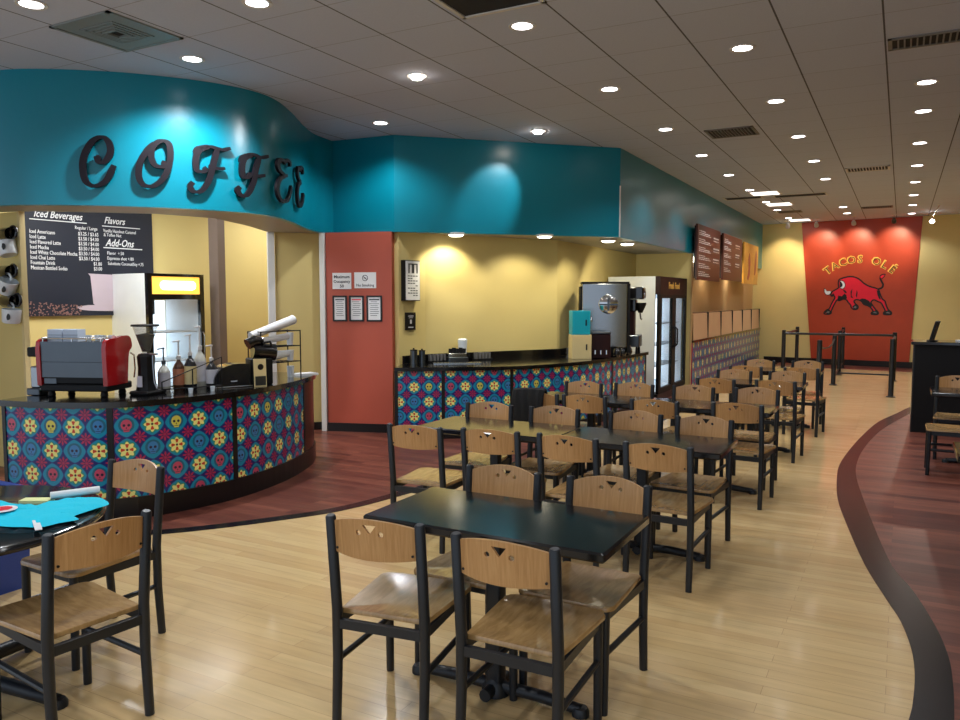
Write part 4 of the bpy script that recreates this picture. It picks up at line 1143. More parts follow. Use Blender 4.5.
# ------------------------------------------------------------------ hanging menu boards
def hang_board(y0, y1, z0, z1, m, lab, name='menu_board'):
    t = thing(name, lab, 'menu board', (-3.20, (y0 + y1) / 2, z0))
    obj('panel', MB().box(-3.235, -3.195, y0, y1, z0, z1), m, t, world=True)
    obj('back_board', MB().box(-3.262, -3.236, y0 + .02, y1 - .02, z0 + .03, z1 - .03), M_dark, t, world=True)
    obj('brackets', MB().box(-3.318, -3.263, y0 + .2, y0 + .24, z1 - .2, z1 - .16).box(-3.318, -3.263, y1 - .24, y1 - .2, z1 - .2, z1 - .16), M_dsteel, t, world=True)
    return t
def scribble(t, y0, y1, z0, z1, rows_, col0, col1, seed, m=M_chalk, head=True):
    rnd = random.Random(seed); mb = MB(); H_ = z1 - z0
    for r in range(rows_):
        z = z1 - H_ * (r + .5) / rows_
        x = col0 + rnd.uniform(0, .02)
        e = col0 + (col1 - col0) * rnd.uniform(.45, 1)
        while x < e:
            w_ = rnd.uniform(.03, .11)
            mb.box(-3.1945, -3.193, x, min(x + w_, e), z - .007, z + .008 + rnd.uniform(0, .006)); x += w_ + .025
    obj('lettering', mb, m, t, world=True, label='rows of small white lettering')
b1 = hang_board(13.93, 15.85, 2.01, 2.99, M_brown, 'brown hanging menu board with white lettering, nearest of three on the teal fascia')
b2 = hang_board(16.16, 18.22, 2.06, 2.99, M_brown, 'brown hanging menu board in the middle of the three on the teal fascia')
b3 = hang_board(18.52, 20.45, 2.03, 2.97, M_orangeimg, 'orange yellow food picture board, farthest of the three on the teal fascia', 'picture_board')
FX = lambda y, z: frame_matrix((-3.194, y, z), (0, 1, 0), (1, 0, 0))
for bd, y0, sd in ((b1, 13.93, 1), (b2, 16.16, 2)):
    rnd = random.Random(sd); mb = MB()
    for g in range(6 if sd == 1 else 5):
        zt = 2.88 - g * .145
        for (dz, l) in ((0, .5), (-.035, .85), (-.065, .95)):
            x = y0 + .1; e = y0 + .1 + l * (1.0 if sd == 1 else .75)
            while x < e:
                w_ = rnd.uniform(.06, .16); mb.box(-3.1945, -3.192, x, min(x + w_, e), zt + dz - .007, zt + dz + .007); x += w_ + .03
    for g in range(3):
        zt = 2.82 - g * .2
        x = y0 + 1.3
        while x < y0 + 1.75:
            w_ = rnd.uniform(.05, .12); mb.box(-3.1945, -3.192, x, x + w_, zt - .012, zt + .012); mb.box(-3.1945, -3.192, x, x + w_ * .8, zt - .06, zt - .045); x += w_ + .03
    obj('lettering', mb, M_chalk, bd, world=True, label='rows of small white lettering')
obj('food_shapes', join(poly2d([(p[0], p[1]) for p in cr([(.35, .1), (.5, .3), (.45, .55), (.62, .7), (.75, .5), (.7, .2), (.5, .05)], 3)], (), 0, .002).xf(FX(18.6, 2.05)), poly2d(cr([(1.3, .15), (1.5, .2), (1.65, .6), (1.5, .75), (1.35, .5)], 3), (), 0, .002).xf(FX(18.6, 2.1))), mat('brick print ink', (176, 84, 60), rough=.5), b3, world=True, label='reddish food shapes')

# ------------------------------------------------------------------ coffee bar: menu wall, cooler, mugs
BO = Vector((-8.628, 5.24, 1.465)); BU = Vector((.0984, .995, 0)).normalized(); BN = Vector((.995, -.0984, 0)).normalized()
mbd = thing('coffee_menu_board', 'dark menu board with white price list and coffee cup picture behind the coffee bar', 'menu board', tuple(BO))
FB = lambda d: frame_matrix(BO + BN * d, BU, BN)
obj('panel', MB().box(0, 1.575, -.0, 1.42, -.018, 0).xf(FB(.02)), M_navy, mbd, world=True)
tx = MB()
def T_(s, size, u_, z_, shear=0.0, xs=1.0, al='LEFT', bold=0.0): 
    global tx
    tx = join(tx, shift(text_mb(s, size, .0012, shear, al, xs, bold), u_, z_))
T_('Iced Beverages', .115, .11, 1.12, .35, .80, bold=.001)
items = ['Iced Americano', 'Iced Latte', 'Iced Flavored Latte', 'Iced Mocha', 'Iced White Chocolate Mocha', 'Iced Chai Latte', 'Fountain Drink', 'Mexican Bottled Sodas']
for i, s in enumerate(items): T_(s, .062, .058, .935 - .058 * i, 0, .72)
T_('Regular / Large', .056, .575, 1.015, 0, .8)
for i in range(6): T_(('$3.25 / $3.65', '$3.50 / $4.00', '$3.50 / $4.00', '$3.50 / $4.00', '$3.50 / $4.00', '$3.50 / $4.00')[i], .060, .61, .945 - .058 * i, 0, .78)
T_('$1.80', .060, .89, .597, 0, .78, 'RIGHT'); T_('$3.00', .060, .89, .539, 0, .78, 'RIGHT')
T_('Flavors', .115, .935, 1.11, .35, .8, bold=.001)
T_('Vanilla Hazelnut Caramel', .056, .92, 1.005, 0, .75); T_('& Toffee Nut', .056, .925, .955, 0, .75)
T_('Add-Ons', .125, .945, .84, .35, .78, bold=.0015)
T_('Flavor  +.50', .056, .96, .737, 0, .8); T_('Espresso shot +.80', .056, .96, .675, 0, .8); T_('Substitute Coconut/Soy +.75', .056, .965, .612, 0, .72)
tx.box(.065, .72, 1.086, 1.096, 0, .0015).box(.91, 1.405, 1.072, 1.082, 0, .0015).box(.915, 1.425, .812, .824, 0, .0015)
obj('lettering', tx.xf(FB(.0215)), M_chalk, mbd, world=True, label='white price list lettering')
cup = poly2d([(.713, .50), (.74, .47), (.765, .14), (.80, .115), (1.06, .115), (1.10, .14), (1.14, .49)], (), 0, .0015)
sau = poly2d(cr([(.555, .105), (.62, .07), (.80, .055), (1.05, .055), (1.2, .10), (1.05, .125), (.7, .125)], 4), (), -.0004, .001)
obj('cup_picture', join(cup, sau).xf(FB(.0215)), M_cupp, mbd, world=True, label='pinkish white cup and saucer picture')
rnd = random.Random(11); be = MB()
for k in range(150):
    u_ = rnd.uniform(.02, .62); z_ = rnd.uniform(.01, .17 * (1 - .5 * u_)); a = rnd.uniform(0, pi)
    be = join(be, poly2d([(u_ + .012 * cos(t) * cos(a) - .006 * sin(t) * sin(a), z_ + .012 * cos(t) * sin(a) + .006 * sin(t) * cos(a)) for t in [2 * pi * q / 6 for q in range(6)]], (), 0, .001))
obj('bean_picture', be.xf(FB(.0215)), M_bean, mbd, world=True, label='scattered roasted beans picture')

cl = thing('drinks_cooler', 'white sided upright drinks cooler with lit yellow sign behind the coffee bar', 'cooler', (-8.15, 6.60, 0), radians(-5.7))
# local: +x is the front
D2 = .41; W2 = .385; HC = 1.965
obj('cabinet', MB().box(-D2, D2 - .06, -W2, -W2 + .03, 0.02, HC).box(-D2, D2 - .06, W2 - .03, W2, 0.02, HC).box(-D2, -D2 + .03, -W2 + .031, W2 - .031, 0.02, HC).box(-D2 + .031, D2 - .06, -W2 + .031, W2 - .031, HC - .04, HC).box(-D2 + .031, D2 - .06, -W2 + .031, W2 - .031, .02, .22), M_wsteel, cl)
fr_ = MB().box(D2 - .059, D2, -W2, -W2 + .055, .02, HC).box(D2 - .059, D2, W2 - .055, W2, .02, HC).box(D2 - .059, D2, -W2 + .056, W2 - .056, HC - .035, HC).box(D2 - .059, D2, -W2 + .056, W2 - .056, HC - .31, HC - .245).box(D2 - .059, D2, -W2 + .056, W2 - .056, .02, .20)
obj('door_frame', fr_, M_black, cl)
sg = obj('sign', MB().box(D2 - .05, D2 - .01, -W2 + .057, W2 - .057, HC - .244, HC - .036), M_signy, cl, label='glowing yellow header sign')
obj('sign_centre', MB().rbox(-.24, .24, -.055, .055, 0, .002, .05).xf(frame_matrix((D2 - .0095, .02, HC - .14), (0, 1, 0), (1, 0, 0))), M_signw, sg)
obj('light_box', MB().box(-D2 + .032, -D2 + .05, -W2 + .04, W2 - .04, .24, HC - .32), M_coolglow, cl, label='bright lit interior')
sv = MB()
for z in (.55, .9, 1.25): sv.box(-D2 + .06, D2 - .10, -W2 + .04, W2 - .04, z, z + .012)
obj('shelf', sv, M_white, cl)
obj('glass_door', MB().box(D2 - .045, D2 - .035, -W2 + .057, W2 - .057, .205, HC - .315), M_glass, cl)
obj('handle', MB().tube([(D2 + .002, W2 - .03, .85), (D2 + .03, W2 - .03, .9), (D2 + .03, W2 - .03, 1.2), (D2 + .002, W2 - .03, 1.25)], .010, 8), M_chrome, cl, smooth=True)

for k, (x, z) in enumerate([(-7.40, 2.13), (-7.425, 1.775), (-7.38, 1.50)]):
    pl_ = ['topmost', 'middle', 'lowest'][k]
    bk_ = thing('black_mug', 'black mug with a ring handle on the yellow partition, %s of three' % pl_, 'mug', (x - .03, 4.355, z + .14), 0, 'black mugs on the partition')
    obj('cup', MB().lathe([(.0001, -.09), (.045, -.09), (.05, -.08), (.05, .06), (.044, .06), (.04, -.07)], seg=20).xf(Matrix.Rotation(radians(90), 4, 'Y')), M_black, bk_, smooth=True)
    obj('handle', MB().tube([(.035 + .045 * cos(a), 0, .045 * sin(a) + .01) for a in [radians(q) for q in range(0, 361, 24)]], .011, 8).xf(Matrix.Translation((.055, 0, 0))), M_black, bk_, smooth=True)
    obj('hook', MB().box(-.1, .0, .045, .058, -.012, .012), M_dsteel, bk_)
    wm = thing('white_mug', 'white mug with a dark round logo hanging on the yellow partition, %s of three' % pl_, 'mug', (x, 4.34, z), 0, 'white mugs on the partition')
    R_ = Matrix.Rotation(radians((-18, 28, 8)[k]), 4, 'Y')
    obj('cup', MB().lathe([(.0001, -.055), (.058, -.055), (.066, -.045), (.07, .055), (.064, .055), (.058, -.04)], seg=24).xf(R_), M_wsteel, wm, smooth=True)
    obj('handle', MB().tube([(-.02 + .04 * cos(a), 0, .07 + .03 * sin(a)) for a in [radians(q) for q in range(-10, 200, 21)]], .009, 8).xf(R_), M_wsteel, wm, smooth=True)
    bk_.scale = wm.scale = (1.2, 1.2, 1.2)
    obj('logo', MB().lathe([(.0001, .003), (.026, .0)], seg=18).xf(R_ @ Matrix.Rotation(radians(15), 4, 'Z') @ Matrix.Translation((.025, -.064, .0)) @ Matrix.Rotation(radians(90), 4, 'X')), M_ink, wm, label='dark round logo')

# ------------------------------------------------------------------ espresso machine and grinder
em = thing('espresso_machine', 'large espresso machine with steel back and red ends on the coffee bar', 'coffee machine', (-5.66, 3.90, CT), radians(21.5))
hw = .29; dp = .17
obj('body', MB().rbox(-hw + .035, hw - .035, -dp, dp - .02, .10, .425, .02), M_blackm, em)
obj('back_panel', MB().box(-hw + .036, hw - .036, -dp - .012, -dp - .001, .275, .430).box(-hw + .036, hw - .036, -dp - .010, -dp - .001, .155, .272), M_dsteel, em, label='brushed steel back panel')
for s in (-1, 1):
    pr_ = cr([(-dp - .015, .09), (-dp - .02, .25), (-dp - .012, .43), (-.05, .455), (.06, .47), (.14, .455), (.165, .38), (.12, .33), (.10, .2), (.09, .09)], 3)
    x0 = s * (hw - .034); x1 = s * hw
    pm = poly2d([(a, b) for a, b in pr_], (), 0, .034)
    M_ = frame_matrix((min(x0, x1), 0, 0), (0, 1, 0), (1, 0, 0))
    obj('end_panel', pm.xf(M_), M_redmachine, em, smooth=True, label='red curved end panel')
obj('base', MB().rbox(-hw + .01, hw - .01, -dp - .004, dp, .045, .099, .015), M_blackm, em)
for x in (-.22, .22):
    for y in (-.12, .12): obj('foot', MB().lathe([(.025, 0), (.03, .01), (.022, .046)], c=(x, y, 0), seg=14), M_blackm, em, smooth=True)
rl = MB().tube([(-hw + .04, -dp, .455), (hw - .04, -dp, .455), (hw - .04, dp - .03, .455), (-hw + .04, dp - .03, .455), (-hw + .04, -dp, .455)], .006, 8)
for x in (-.24, 0, .24): rl.tube([(x, -dp, .425), (x, -dp, .455)], .005, 6)
obj('cup_rail', rl, M_chrome, em, smooth=True)
obj('nameplate', MB().box(-.24, -.14, -dp - .0035, -dp - .0001, .105, .145), M_dsteel, em)
for x in (-.12, .12):
    obj('group_head', MB().lathe([(.035, 0), (.04, .05)], c=(x, dp + .02, .27), seg=16).tube([(x, dp + .02, .28), (x, dp + .16, .26)], .013, 8), M_chrome, em, smooth=True)
obj('steam_wand', MB().tube([(hw + .01, .12, .33), (hw + .035, .13, .31), (hw + .04, .13, .20), (hw + .03, .13, .13)], .006, 8), M_chrome, em, smooth=True)
for k, x in enumerate((-.19, -.06)):
    c_ = thing('cup_box', 'pale blue white carton on top of the espresso machine, %s one' % ('left', 'right')[k], 'carton', (0, 0, 0), 0, 'pale cartons on the espresso machine')
    c_.location = WM(em) @ Vector((x, -.05, .4265)); c_.rotation_euler = (0, 0, radians(21.5))
    obj('carton', MB().box(-.062, .062, -.05, .05, 0, .095), mat('pale blue card', (196, 208, 226), rough=.6), c_)
    obj('seam', MB().box(-.0625, .0625, -.0512, -.0502, .05, .053), M_dsteel, c_)
for k in range(4):
    p = WM(em) @ Vector((.07 + .058 * k, -.06 + .02 * (k % 2), .4265))
    c_ = obj('espresso_cup', MB().lathe([(.0001, 0), (.016, 0), (.024, .05), (.021, .05), (.014, .006)], seg=16), M_wsteel, smooth=True); c_.location = p
    tag(c_, 'small white cup on the espresso machine, %s from the left' % ordinal(k), 'cup', 'small cups on the espresso machine')
def grinder(loc, lab, k=1.0, rz=0.2):
    g = thing('coffee_grinder', lab, 'grinder', loc, rz)
    obj('body', MB().lathe([(.075, 0), (.078, .02), (.062, .10), (.058, .20), (.064, .28), (.05, .30)], seg=8), M_blackm, g)
    obj('base', MB().rbox(-.085, .085, -.1, .12, .0, .03, .02), M_blackm, g)
    obj('hopper', MB().lathe([(.025, .30), (.03, .32), (.088, .50), (.086, .50), (.028, .322), (.02, .305)], seg=20), M_glass, g, smooth=True)
    obj('beans', MB().lathe([(.0001, .312), (.026, .318), (.066, .44), (.0001, .452)], seg=18), mat('dark roast bean', (34, 24, 20), rough=.4), g, smooth=True)
    obj('lid', MB().lathe([(.0001, .501), (.098, .501), (.10, .508), (.095, .516), (.0001, .518)], seg=20), M_blackm, g, smooth=True)
    obj('collar', MB().box(-.03, .09, -.02, .02, .292, .304), M_steel, g)
    obj('lever', MB().tube([(.075, -.02, .29), (.085, -.03, .2), (.10, -.04, .09), (.13, -.05, .05)], .006, 8), M_steel, g, smooth=True)
    obj('label_plate', MB().box(-.02, .022, -.0785, -.072, .06, .14), M_label, g)
    for o in g.children: pass
    g.scale = (k, k, k)
    return g
grinder((-5.275, 4.15, CT), 'black coffee grinder with glass hopper of beans right of the espresso machine', 1.08)
kb = thing('knock_box_grinder', 'partly hidden black and steel brewer at the left end behind the espresso machine', 'coffee machine', (-6.01, 3.73, CT), .3)
kb.scale = (.85, .85, .95)
obj('body', MB().rbox(-.05, .05, -.06, .06, .06, .24, .02), M_steel, kb, smooth=True)
obj('head', MB().rbox(-.06, .06, -.08, .06, .32, .40, .02), M_blackm, kb, smooth=True)
obj('column', MB().rbox(-.03, .03, 0, .05, .2401, .3199, .01), M_blackm, kb)
obj('tray', MB().rbox(-.07, .07, -.09, .08, 0, .059, .015), M_dsteel, kb)

# syrup bottles in a wire rack
def bottle(x, y, h, m, lm, lab, pump=True, rz=0.0):
    b = thing('syrup_bottle', lab, 'bottle', (x, y, CT), rz, 'syrup bottles on the coffee bar')
    hb = h * .62
    obj('glass', MB().lathe([(.044, 0), (.049, .008), (.049, hb * .72), (.034, hb * .85), (.015, hb * .95), (.015, hb)], seg=20), m, b, smooth=True)
    obj('label', MB().lathe([(.0498, hb * .18), (.0498, hb * .70)], seg=20), lm, b, smooth=True)
    obj('pump', MB().lathe([(.018, hb), (.018, hb + .03), (.007, hb + .035), (.006, h - .015), (.012, h - .012), (.012, h), (.0001, h + .003)], seg=14).tube([(0, 0, h - .006), (-.05, -.01, h - .012)], .006, 8), M_trimw if rz < 1 else M_dsteel, b, smooth=True)
    return b
bottle(-5.33, 4.36, .36, M_clearb, M_label, 'pale syrup bottle with dark pump at the left of the syrup rack', rz=1.2)
bottle(-5.28, 4.47, .415, M_amber, M_orange, 'amber syrup bottle with orange label, second from the left')
bottle(-5.20, 4.52, .465, M_smoke, M_cream, 'dark syrup bottle with cream label and tall pump in the middle')
bottle(-5.24, 4.66, .53, M_clearb, M_label, 'tallest pale bottle with white pump, right of the middle')
bottle(-5.16, 4.71, .37, M_smoke, M_label, 'dark bottle with grey label at the right end of the syrup rack')
rk = thing('syrup_rack', 'black wire rack rising diagonally in front of the syrup bottles', 'rack', (-5.1, 4.45, CT))
wr = MB()
A_, B_ = Vector((-5.21, 4.24, CT)), Vector((-5.03, 4.70, CT))
wr.tube([A_, A_ + Vector((0, 0, .09)), B_ + Vector((0, 0, .27)), B_], .006, 8).tube([A_ + Vector((0, 0, .03)), B_ + Vector((0, 0, .03))], .005, 8)
wr.tube([A_ + Vector((0, 0, .03)), A_ + Vector((-.18, .08, .03)), B_ + Vector((-.22, -.02, .03)), B_ + Vector((0, 0, .03))], .005, 8)
wr.tube([A_.lerp(B_, .5), A_.lerp(B_, .5) + Vector((0, 0, .18))], .005, 8)
obj('wire_frame', wr, M_blackm, rk, smooth=True, world=True)
for k, (x, y) in enumerate([(-5.02, 4.36), (-4.98, 4.55)]):
    c_ = obj('sample_cup', MB().lathe([(.0001, 0), (.016, 0), (.02, .04), (.018, .04), (.014, .005)], seg=14), M_wsteel, smooth=True); c_.location = (x, y, CT)
    tag(c_, 'tiny white cup at the foot of the syrup rack, %s one' % ('left', 'right')[k], 'cup', 'tiny cups by the syrup rack')

# dark dome display, black brewer, wire rack with cups
dm = thing('dome_case', 'low dark rounded display case on the coffee bar between the bottles and the black brewer', 'display case', (-5.12, 4.86, CT), radians(66))
dm.scale = (.8, .8, 1)
pf = cr([(-.20, .0), (-.19, .08), (-.12, .15), (0, .185), (.12, .19), (.2, .18)], 4) + [(.2, 0)]
obj('shell', poly2d([(a, b) for a, b in pf], (), -.12, .12).xf(frame_matrix((0, 0, .012), (1, 0, 0), (0, -1, 0))), M_smoke, dm)
obj('base_tray', MB().rbox(-.22, .22, -.14, .14, 0, .0115, .01), M_steel, dm)
obj('slot', MB().box(-.02, .05, -.1215, -.1201, .05, .058), M_label, dm)
br = thing('coffee_brewer', 'black coffee brewer behind the pale yellow card at the right of the coffee bar', 'coffee machine', (-5.02, 5.13, CT), radians(62))
obj('body', MB().rbox(-.10, .10, -.075, .10, 0, .235, .02), M_blackm, br, smooth=True)
obj('head', MB().tube([(-.06, 0, .30), (.14, 0, .28)], [.065, .075], 16), M_black, br, smooth=True)
obj('spout', MB().tube([(-.11, -.02, .36), (-.05, -.01, .39), (.03, 0, .385)], [.05, .05, .035], 12), M_black, br, smooth=True)
obj('grip', MB().tube([(.02, -.05, .37), (.08, -.06, .38), (.10, -.04, .34)], .012, 8), M_blackm, br, smooth=True)
obj('neck', MB().box(-.06, .07, -.04, .05, .2351, .26), M_blackm, br)
cd = obj('card_stand', MB().add([(-.09, -.115, .0), (.02, -.115, 0), (.02, -.10, .24), (-.09, -.10, .24), (-.09, -.111, .0), (.02, -.111, 0), (.02, -.096, .24), (-.09, -.096, .24)], [(0, 1, 2, 3), (7, 6, 5, 4), (0, 4, 5, 1), (1, 5, 6, 2), (2, 6, 7, 3), (3, 7, 4, 0)]), M_cream, None)
cd.location = (-4.965, 5.08, CT); cd.rotation_euler = (0, 0, radians(62)); tag(cd, 'pale yellow card with a black round mark leaning on the black brewer', 'card')
obj('round_mark', MB().lathe([(.0001, .002), (.026, .002), (.026, 0)], seg=18).xf(Matrix.Translation((-.03, -.108, .17)) @ Matrix.Rotation(radians(94), 4, 'X')), M_ink, cd, label='black round mark')
obj('foot_pattern', MB().box(-.08, .012, -.1175, -.1155, .01, .09), M_dsteel, cd, label='grey patterned lower half')
wk = thing('wire_shelf', 'black wire shelf holding white rolls at the right end of the coffee bar', 'shelf', (-5.24, 5.56, CT), radians(84))
w_ = MB()
for x in (-.24, .24):
    for y in (-.09, .09): w_.tube([(x, y, 0), (x, y, .46)], .006, 8)
for z in (.16, .31, .455):
    w_.tube([(-.24, -.09, z), (.24, -.09, z), (.24, .09, z), (-.24, .09, z), (-.24, -.09, z)], .005, 6)
    for k in range(1, 8): w_.tube([(-.24 + .06 * k, -.09, z), (-.24 + .06 * k, .09, z)], .003, 5)
obj('wire_frame', w_, M_blackm, wk, smooth=True)
Wk = WM(wk)
def lying(name, lab, cat, p0, p1, r, m=M_paper, group=None):
    o = obj(name, MB().tube([Wk @ Vector(p0), Wk @ Vector(p1)], r, 14), m, smooth=True); return tag(o, lab, cat, group)
lying('paper_roll', 'large white paper roll tilted on top of the wire shelf', 'paper', (-.30, -.02, .42), (.22, -.02, .56), [.035, .045])
lying('paper_roll', 'smaller pale paper roll on the middle tier of the wire shelf', 'paper', (-.16, 0, .365), (.16, 0, .40), .032)
lying('cup_sleeve', 'stack of white cups lying on the lowest tier of the wire shelf', 'cups', (-.05, 0, .22), (.17, 0, .235), [.05, .03], M_wsteel)
for k, (x, z, h) in enumerate([(.19, .0, .11), (.19, .165, .10), (.19, .315, .12)]):
    o = obj('cup_stack', MB().lathe([(.028, 0), (.036, h), (.030, h), (.0001, h - .01)], seg=16), M_wsteel, smooth=True); o.location = Wk @ Vector((x, 0, z))
    tag(o, 'white paper cups stacked upright at the right of the wire shelf, %s tier' % ['counter', 'lower', 'middle'][k], 'cups', 'upright cup stacks')
o = obj('napkin_stack', MB().box(-.10, .10, -.08, .08, 0, .02, rot=radians(70)), M_paper); o.location = (-5.23, 5.98, CT); tag(o, 'white papers flat on the right end of the coffee bar', 'paper')

# ------------------------------------------------------------------ signs on the terracotta column
cd_ = Vector((cB.x - cA.x, cB.y - cA.y, 0)).normalized(); cn_ = Vector((cd_.y, -cd_.x, 0))
def on_col(u_, z, d): p = Vector((cA.x, cA.y, 0)) + cd_ * (u_ + .085) + cn_ * d; return Vector((p.x, p.y, z))
def colsign(name, lab, cat, u0, u1, z0, z1, framed):
    t = thing(name, lab, cat, tuple(on_col(u0, z0, 0)))
    w_, h_ = u1 - u0, z1 - z0
    Mx = lambda d: frame_matrix(on_col(u0, z0, d), cd_, cn_)
    if framed:
        f_ = MB().box(0, w_, 0, .02, 0, .014).box(0, w_, h_ - .02, h_, 0, .014).box(0, .02, .02, h_ - .02, 0, .014).box(w_ - .02, w_, .02, h_ - .02, 0, .014)
        obj('frame', f_.xf(Mx(.001)), M_ink, t, world=True)
        obj('sheet', MB().box(.02, w_ - .02, .02, h_ - .02, 0, .006).xf(Mx(.001)), M_paper, t, world=True)
    else:
        obj('plate', MB().box(0, w_, 0, h_, 0, .006).xf(Mx(.001)), M_paper, t, world=True)
    return t, Mx, w_, h_
t, Mx, w_, h_ = colsign('occupancy_sign', 'white Maximum Occupancy 50 sign on the terracotta column', 'sign', -.04 + .04, .245, 1.785, 1.985, False)
for wd, sz, zz in (('Maximum', .052, .135), ('Occupancy', .048, .078), ('50', .052, .020)):
    obj('word', shift(text_mb(wd, sz, .0006, align='CENTER', bold=.001), w_ / 2, zz).xf(Mx(.0078)), M_navy, t, world=True)
t, Mx, w_, h_ = colsign('no_smoking_sign', 'white No Smoking sign on the terracotta column', 'sign', .285, .565, 1.795, 1.99, False)
tm = join(shift(text_mb('No Smoking', .046, .0006, align='CENTER', bold=.0005), w_ / 2, .022))
rg = stroke([(w_ / 2 + .034 * cos(a), .125 + .034 * sin(a)) for a in [radians(q) for q in range(0, 361, 30)]], .007, 0, .001, n=3, taper=1, slant=False)
rg = join(rg, stroke([(w_ / 2 - .024, .149), (w_ / 2 + .024, .101)], .007, 0, .001, n=2, taper=1, slant=False), MB().box(w_ / 2 - .02, w_ / 2 + .016, .121, .129, 0, .001))
obj('lettering', tm.xf(Mx(.0078)), M_navy, t, world=True)
obj('no_smoking_symbol', rg.xf(Mx(.0078)), M_navy, t, world=True)
for k, (u0, u1, lab) in enumerate([(.0, .185, 'black framed certificate at the left on the terracotta column'), (.215, .405, 'black framed certificate with a reddish heading in the middle of the column'), (.44, .64, 'black framed grey certificate at the right on the terracotta column')]):
    t, Mx, w_, h_ = colsign('framed_certificate', lab, 'framed certificate', u0, u1, 1.385, 1.705, True)
    t['group'] = 'framed certificates on the column'
    rnd = random.Random(k); lm = MB()
    for r in range(8):
        z = .24 - r * .024; a = .035 + rnd.uniform(0, .02)
        lm.box(a, w_ - .035 - rnd.uniform(0, .03), z, z + .006, 0, .0005)
    obj('fine_print', lm.xf(Mx(.0075)), M_dsteel, t, world=True)
    hm = MB().box(.035, w_ - .035, .262, .276, 0, .0005)
    obj('heading', hm.xf(Mx(.0075)), (M_navy, M_bull, M_navy)[k], t, world=True)

# recess side wall: lit menu box and small switch plate
sd = Vector((R1[0] - R0[0], R1[1] - R0[1], 0)).normalized(); sn = Vector((sd.y, -sd.x, 0))
def on_side(u_, z, d): p = Vector((R0[0], R0[1], 0)) + sd * u_ + sn * d; return Vector((p.x, p.y, z))
t = thing('wall_box_sign', 'tall white box sign with black sides on the yellow wall beside the column', 'sign', tuple(on_side(.05, 1.65, 0)))
Mx = frame_matrix(on_side(.04, 1.64, .001), sd, sn)
obj('box', MB().box(0, .26, 0, .50, 0, .07).xf(Mx), M_blackm, t, world=True)
obj('face', MB().box(.012, .25, .01, .49, .0705, .078).xf(Mx), M_paper, t, world=True, label='white printed face')
mk = MB()
for u_ in (.05, .11, .13, .19): mk.box(u_, u_ + .022, .34, .46, .0785, .0795)
mk.box(.05, .21, .445, .46, .0785, .0795)
rnd = random.Random(4)
for r in range(9):
    for q in range(4):
        if rnd.random() < .8: mk.box(.04 + .045 * q, .075 + .045 * q, .30 - .03 * r, .312 - .03 * r, .0785, .0795)
obj('lettering', mk.xf(Mx), M_dsteel, t, world=True, label='blurred grey lettering')
t = thing('wall_plate', 'small dark plate with a white centre under the box sign', 'wall plate', tuple(on_side(.09, 1.28, 0)))
Mx = frame_matrix(on_side(.10, 1.275, .001), sd, sn)
obj('plate', MB().box(0, .17, 0, .22, 0, .02).xf(Mx), M_ink, t, world=True)
obj('marks', MB().box(.07, .10, .08, .13, .0205, .022).box(.04, .13, .17, .18, .0205, .022).box(.04, .13, .03, .04, .0205, .022).box(.05, .12, .15, .156, .0205, .022).xf(Mx), M_label, t, world=True)

# ------------------------------------------------------------------ things on the drinks bar
for k, (x, y, h, r) in enumerate([(-5.30, 8.05, .165, .045), (-5.275, 8.20, .15, .04)]):
    t = thing('steel_canister', 'steel canister with a knob at the left end of the drinks bar, %s one' % ('larger', 'smaller')[k], 'canister', (x, y, DT), 0, 'steel canisters on the drinks bar')
    obj('can', MB().lathe([(r, 0), (r, h), (.0001, h)], seg=20), M_dsteel, t, smooth=True)
    obj('lid', MB().lathe([(r + .003, h + .001), (r + .003, h + .01), (.01, h + .015), (.012, h + .03), (.0001, h + .032)], seg=20), M_blackm, t, smooth=True)
t = thing('condiment_caddy', 'grey condiment caddy with black lids in the middle of the drinks bar', 'caddy', (-5.00, 8.60, DT), radians(45))
obj('lower_tray', MB().rbox(-.13, .13, -.09, .09, 0, .06, .01), M_dsteel, t, smooth=True)
obj('upper_tray', MB().rbox(-.12, .12, -.04, .09, .061, .11, .01), M_steel, t, smooth=True)
for k in range(5):
    obj('lid_stack', MB().tube([(-.08 + .045 * k, .03, .112), (-.075 + .045 * k, .035, .165 + .012 * (k % 2))], .026, 10), M_blackm, t, smooth=True)
o = obj('cup_tower', MB().lathe([(.045, 0), (.062, .24), (.064, .27), (.05, .29), (.0001, .295)], seg=20), M_wsteel, smooth=True); o.location = (-5.02, 8.78, DT); tag(o, 'upright stack of white cups behind the condiment caddy', 'cups')
o = obj('napkin_tray', MB().box(-.30, .30, -.09, .09, 0, .012, rot=radians(36)), M_steel); o.location = (-4.86, 8.36, DT); tag(o, 'flat pale tray lying in front of the condiment caddy', 'tray')
for sd_i, (xa, ya, n_) in enumerate([(-5.18, 8.42, 5), (-4.85, 9.02, 5)]):
    t = thing('packet_holder', 'row of small ribbed packet slots %s the condiment caddy' % ('left of', 'right of')[sd_i], 'holder', (xa, ya, DT), radians(60), 'packet holders on the drinks bar')
    m_ = MB()
    for k in range(n_): m_.box(.05 * k - .12, .05 * k - .095, -.03, .03, .0, .10)
    obj('ribs', m_, M_vent, t); obj('tray', MB().box(-.14, .05 * n_ - .11, -.035, .035, -.0 + .0, .02), M_blackm, t)

